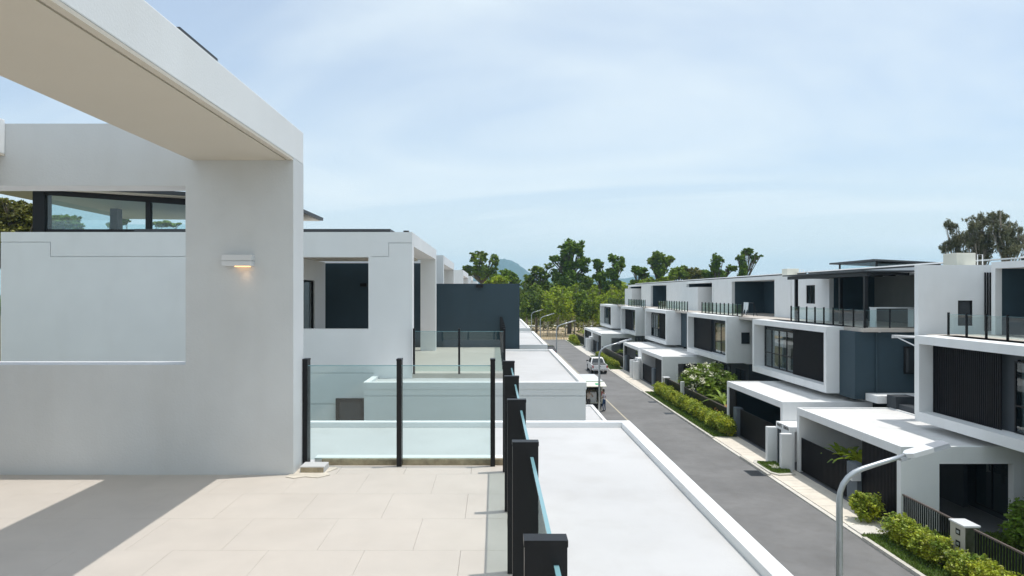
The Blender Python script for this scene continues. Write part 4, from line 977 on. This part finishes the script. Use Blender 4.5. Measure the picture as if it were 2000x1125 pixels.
def van(x, y, label):
    t = thing('van', label, 'van', (x, y+2.2, 0)); hw = .92
    b = part(t, 'body', MB().slab('y', x-hw, x+hw, .35, 2.25, y, y+.12, [(x-hw+.12, x+hw-.12, .55, 2.1)]).box(x-hw, x-hw+.08, y+.12, y+4.6, .35, 2.25).box(x+hw-.08, x+hw, y+.12, y+4.6, .35, 2.25).box(x-hw+.08, x+hw-.08, y+2.6, y+4.6, .35, 2.2).box(x-hw+.08, x+hw-.08, y+.12, y+2.6, .35, .5), CREAM)
    part(t, 'roof', MB().box(x-hw, x+hw, y, y+4.6, 2.25, 2.32), PAINTW, bevel=.02)
    part(t, 'roof_band', MB().box(x-hw-.01, x+hw+.01, y-.02, y+.03, 2.14, 2.25), GREENP)
    hh = part(t, 'raised_tailgate', MB().prism([(y, 2.24), (y-1.35, 2.05), (y-1.35, 2.0), (y, 2.19)], x-hw, x+hw+.1, ax='x'), CREAM)
    part(hh, 'emblem', MB().prism([(y-.45, 2.183), (y-.95, 2.113), (y-.95, 2.109), (y-.45, 2.179)], x+.2, x+.6, ax='x'), GREENP)
    part(t, 'cabinet', MB().box(x-.2, x+.45, y+.3, y+.9, .5, 1.35), LAMPW, bevel=.01)
    part(t, 'shelf', MB().box(x-hw+.1, x+hw-.1, y+.5, y+1.2, 1.55, 1.6), BLACK)
    part(t, 'side_window', MB().box(x+hw, x+hw+.01, y+2.8, y+4.2, 1.3, 1.9), CARGL)
    for s_ in (-1, 1):
        part(t, 'tail_light', MB().box(x+s_*.86-.05, x+s_*.86+.05, y-.015, y, 1.1, 1.45), REDL); wheel(t, x+s_*.93, y+.9, .33, .2, -s_); wheel(t, x+s_*.93, y+3.9, .33, .2, -s_)
    part(t, 'bumper', MB().box(x-.9, x+.9, y-.1, y+.05, .3, .48), BLACK)
van(7.85, 55.3, 'cream van with its tailgate raised, parked on the left beside two people')
def car(x, y, label):
    t = thing('parked_car', label, 'car', (x, y+2.2, 0))
    b = part(t, 'body', MB().prism([(y, .35), (y, .85), (y+.3, .98), (y+3.3, .95), (y+4.3, .75), (y+4.4, .35)], x-.87, x+.87, ax='x'), BLACKP, bevel=.06)
    v = [(x-.8, y+.3, .95), (x+.8, y+.3, .95), (x+.8, y+3.4, .93), (x-.8, y+3.4, .93), (x-.6, y+.9, 1.45), (x+.6, y+.9, 1.45), (x+.6, y+2.5, 1.45), (x-.6, y+2.5, 1.45)]
    mb = MB(); mb.v = v; mb.f = [(0,3,2,1),(4,5,6,7),(0,1,5,4),(1,2,6,5),(2,3,7,6),(3,0,4,7)]
    part(t, 'cabin', mb, CARGL, bevel=.05); part(t, 'roof', MB().box(x-.58, x+.58, y+.92, y+2.48, 1.45, 1.47), BLACKP)
    for s_ in (-1, 1):
        part(t, 'tail_light', MB().box(x+s_*.72-.1, x+s_*.72+.1, y-.02, y, .65, .8), REDL); wheel(t, x+s_*.88, y+.85, .32, .2, -s_); wheel(t, x+s_*.88, y+3.5, .32, .2, -s_)
car(8.35, 101.5, 'black car parked at the left kerb, half hidden by the white bay roof')

# ------------------------------------------------------------ people
def person(x, y, face, label, shirt, trousers, pose, h=1.74):
    k = h/1.74; J = {}
    P = pose
    J.update(pel=(0,0,.93), wai=(0,.0,1.05), che=(0,P['lean']*.5,1.28), nec=(0,P['lean'],1.46), hed=(0,P['lean']+.03+P['nod']*.3,1.60), top=(0,P['lean']+.03+P['nod'],1.70))
    for s_, n in ((-1,'l'), (1,'r')):
        J['sh'+n] = (s_*.17, P['lean']*.95, 1.40); J['el'+n] = (s_*.25+P['ex'][n], P['lean']*.8+P['ey'][n], 1.13+P['ez'][n]); J['wr'+n] = (s_*.24+P['wx'][n], P['lean']+P['wy'][n], .90+P['wz'][n])
        q = Vector(J['wr'+n])-Vector(J['el'+n]); q.normalize(); J['ha'+n] = tuple(Vector(J['wr'+n])+q*.09)
        for j, o in enumerate((-.028, -.01, .01, .028)): J[f'fi{j}'+n] = tuple(Vector(J['ha'+n])+q*(.075+.01*(j in (1, 2)))+Vector((0, o*1.1, 0))+Vector((0,.012,0)))
        J['th'+n] = tuple(Vector(J['wr'+n])+q*.05+Vector((-s_*.01, .055, 0)))
        J['hi'+n] = (s_*.09, 0, .88); J['kn'+n] = (s_*.10, .03+P['ky'][n], .49); J['an'+n] = (s_*.105, -.02+P['ky'][n]*.6, .09); J['to'+n] = (s_*.125, .16+P['ky'][n]*.6, .035)
    rad = dict(pel=.135, wai=.12, che=.145, nec=.055, hed=.088, top=.078, sh=.062, el=.043, wr=.028, ha=.034, th=.011, hi=.09, kn=.056, an=.04, to=.036, fi0=.009, fi1=.01, fi2=.01, fi3=.009)
    E = [('pel','wai'),('wai','che'),('che','nec'),('nec','hed'),('hed','top')]
    for n in 'lr': E += [('che','sh'+n),('sh'+n,'el'+n),('el'+n,'wr'+n),('wr'+n,'ha'+n),('wr'+n,'th'+n),('pel','hi'+n),('hi'+n,'kn'+n),('kn'+n,'an'+n),('an'+n,'to'+n)] + [('ha'+n, f'fi{j}'+n) for j in range(4)]
    names = list(J); me = bpy.data.meshes.new('body'); me.from_pydata([tuple(c*k for c in J[n]) for n in names], [(names.index(a), names.index(b)) for a, b in E], [])
    o = bpy.data.objects.new('body', me); C.objects.link(o); sm = o.modifiers.new('skin', 'SKIN'); ss = o.modifiers.new('sub', 'SUBSURF'); ss.levels = ss.render_levels = 2
    for i, n in enumerate(names):
        r_ = rad.get(n) or rad.get(n[:-1]); me.skin_vertices[0].data[i].radius = (r_*k, r_*k*(.72 if n in ('pel','wai','che') else 1)); me.skin_vertices[0].data[i].use_root = (n == 'pel')
    bpy.context.view_layer.update(); dg_ = bpy.context.evaluated_depsgraph_get(); em = bpy.data.meshes.new_from_object(o.evaluated_get(dg_)); bpy.data.objects.remove(o)
    for m_ in (SKIN, shirt, trousers, RUBBER, HAIR): em.materials.append(m_)
    pts = {n: Vector(J[n])*k for n in J}; hc = (pts['hed']+pts['top'])/2
    for p_ in em.polygons:
        c = p_.center; p_.use_smooth = True; nn = min(pts, key=lambda n: (pts[n]-c).length)
        b_ = nn[:-1] if nn[-1] in 'lr' and nn not in ('pel',) else nn
        i = 0
        if b_ in ('hi','kn','pel'): i = 2
        elif b_ in ('an','to'): i = 3 if c.z < .13*k else 2
        elif nn in ('wai','che') or b_ == 'sh': i = 1
        elif b_ == 'el': i = 1 if (c-pts['sh'+nn[-1]]).length < .2 else 0
        elif nn in ('hed','top') and (c.z > hc.z+.03*k or c.y < hc.y-.035*k): i = 4
        p_.material_index = i
    t = thing('person', label, 'person', (x, y, 0.11 if x < 7.3 else 0.0), None); t.rotation_euler = (0, 0, face)
    b = bpy.data.objects.new('body', em); C.objects.link(b); b.parent = t
    # hair and facial features as children
    hm = MB(); c = pts['top']; rows = 6
    for i in range(rows):
        for j in range(12):
            def sp(i, j): th = i/rows*1.75; ph = j/12*2*math.pi; return (c.x+.096*k*math.sin(th)*math.cos(ph), c.y-.008+.105*k*math.sin(th)*math.sin(ph), c.z-.005+.088*k*math.cos(th))
            if math.sin((j+.5)/12*2*math.pi) > .5 and i > 3: continue
            hm.quad(sp(i, j), sp(i, j+1), sp(i+1, j+1), sp(i+1, j))
    q = bpy.data.objects.new('hair', mesh_of('hair', hm, HAIR, (0,0,0), True)); C.objects.link(q); q.parent = b
    fm = MB(); fz = hc.z
    fm.prism([(-.012, fz-.035), (.012, fz-.035), (0, fz+.01)], hc.y+.07*k, hc.y+.105*k)
    q = bpy.data.objects.new('nose', mesh_of('nose', fm, SKIN)); C.objects.link(q); q.parent = b
    fm = MB()
    for s_ in (-1, 1): fm.box(s_*.032-.012, s_*.032+.012, hc.y+.078*k, hc.y+.086*k, fz+.012, fz+.022)
    fm.box(-.02, .02, hc.y+.08*k, hc.y+.086*k, fz-.058, fz-.05)
    q = bpy.data.objects.new('face_feature', mesh_of('face_feature', fm, HAIR)); C.objects.link(q); q.parent = b
    return t
z0 = dict(l=0, r=0)
person(8.72, 54.3, .9, 'person in a white patterned shirt and blue jeans standing behind the open van', SHIRT1, JEANS,
       dict(lean=.03, nod=.0, ex=z0, ey=dict(l=.0, r=-.02), ez=z0, wx=dict(l=.02, r=0), wy=dict(l=.22, r=.05), wz=dict(l=.12, r=0), ky=dict(l=.04, r=-.03)))
person(7.5, 54.5, -.5, 'person in a beige shirt bending into the back of the open van', SHIRT2, TROUS,
       dict(lean=.20, nod=.05, ex=z0, ey=dict(l=.15, r=.15), ez=z0, wx=dict(l=.05, r=-.05), wy=dict(l=.25, r=.28), wz=dict(l=.22, r=.2), ky=dict(l=.05, r=-.02)))
solo('dark_bin_lid', MB().tube([(7.15, 51.0, .11), (7.15, 51.0, .30)], .3, 16), RUBBER, 'low dark round lid by the left kerb in front of the van', 'lid')

# ------------------------------------------------------------ hills and haze
def hill(name, cx, cy, pts, depth):
    """ridge from (x, height) list, with rounded cross-section"""
    n = 60; rows = 16; xs = np.linspace(pts[0][0], pts[-1][0], n); hs = np.interp(xs, [p[0] for p in pts], [p[1] for p in pts])
    mb = MB(); rr = np.random.default_rng(3)
    for j in range(rows+1):
        f = j/rows
        for i in range(n):
            h = hs[i]*math.sin(math.pi*f)**.8 + (rr.normal(0, 1.1) if 0 < j < rows else 0)
            mb.v.append((cx+xs[i], cy+(f-.5)*depth, h*(1+rr.normal(0,.012))-.5))
    for j in range(rows):
        for i in range(n-1): a = j*n+i; mb.f.append((a, a+1, a+n+1, a+n))
    o = struct(name, mb, HILLM); return o
D = 4800; s_ = D/1333
hill('hill', 0, D, [((x-966)*s_, max(0, (573-y)*s_+9.4)) for x, y in ((840, 573), (880, 560), (905, 548), (925, 538), (950, 522), (968, 509), (985, 506), (1003, 510), (1020, 522), (1038, 535), (1060, 548), (1100, 572))], 500)
D2 = 5500; s2 = D2/1333
hill('hill_ridge', 0, D2, [((x-966)*s2, max(0, (573-y)*s2+9.4)) for x, y in ((560, 573), (760, 560), (900, 556), (1040, 546), (1110, 542), (1150, 540), (1185, 541), (1215, 545), (1245, 538), (1275, 536), (1310, 545), (1400, 556), (1700, 566), (2000, 573))], 500)
hz = struct('haze', MB().box(-6200, 6200, -6200, 6200, -1.2, 300), None, kind='stuff')
hm = bpy.data.materials.new('haze'); hm.use_nodes = True; n = hm.node_tree.nodes; n.remove(n['Principled BSDF'])
pvm = n.new('ShaderNodeVolumePrincipled'); pvm.inputs['Color'].default_value = (.50, .78, 1, 1); pvm.inputs['Density'].default_value = 1.5e-4; pvm.inputs['Anisotropy'].default_value = .2
hm.node_tree.links.new(pvm.outputs[0], n['Material Output'].inputs['Volume']); hz.data.materials.append(hm)
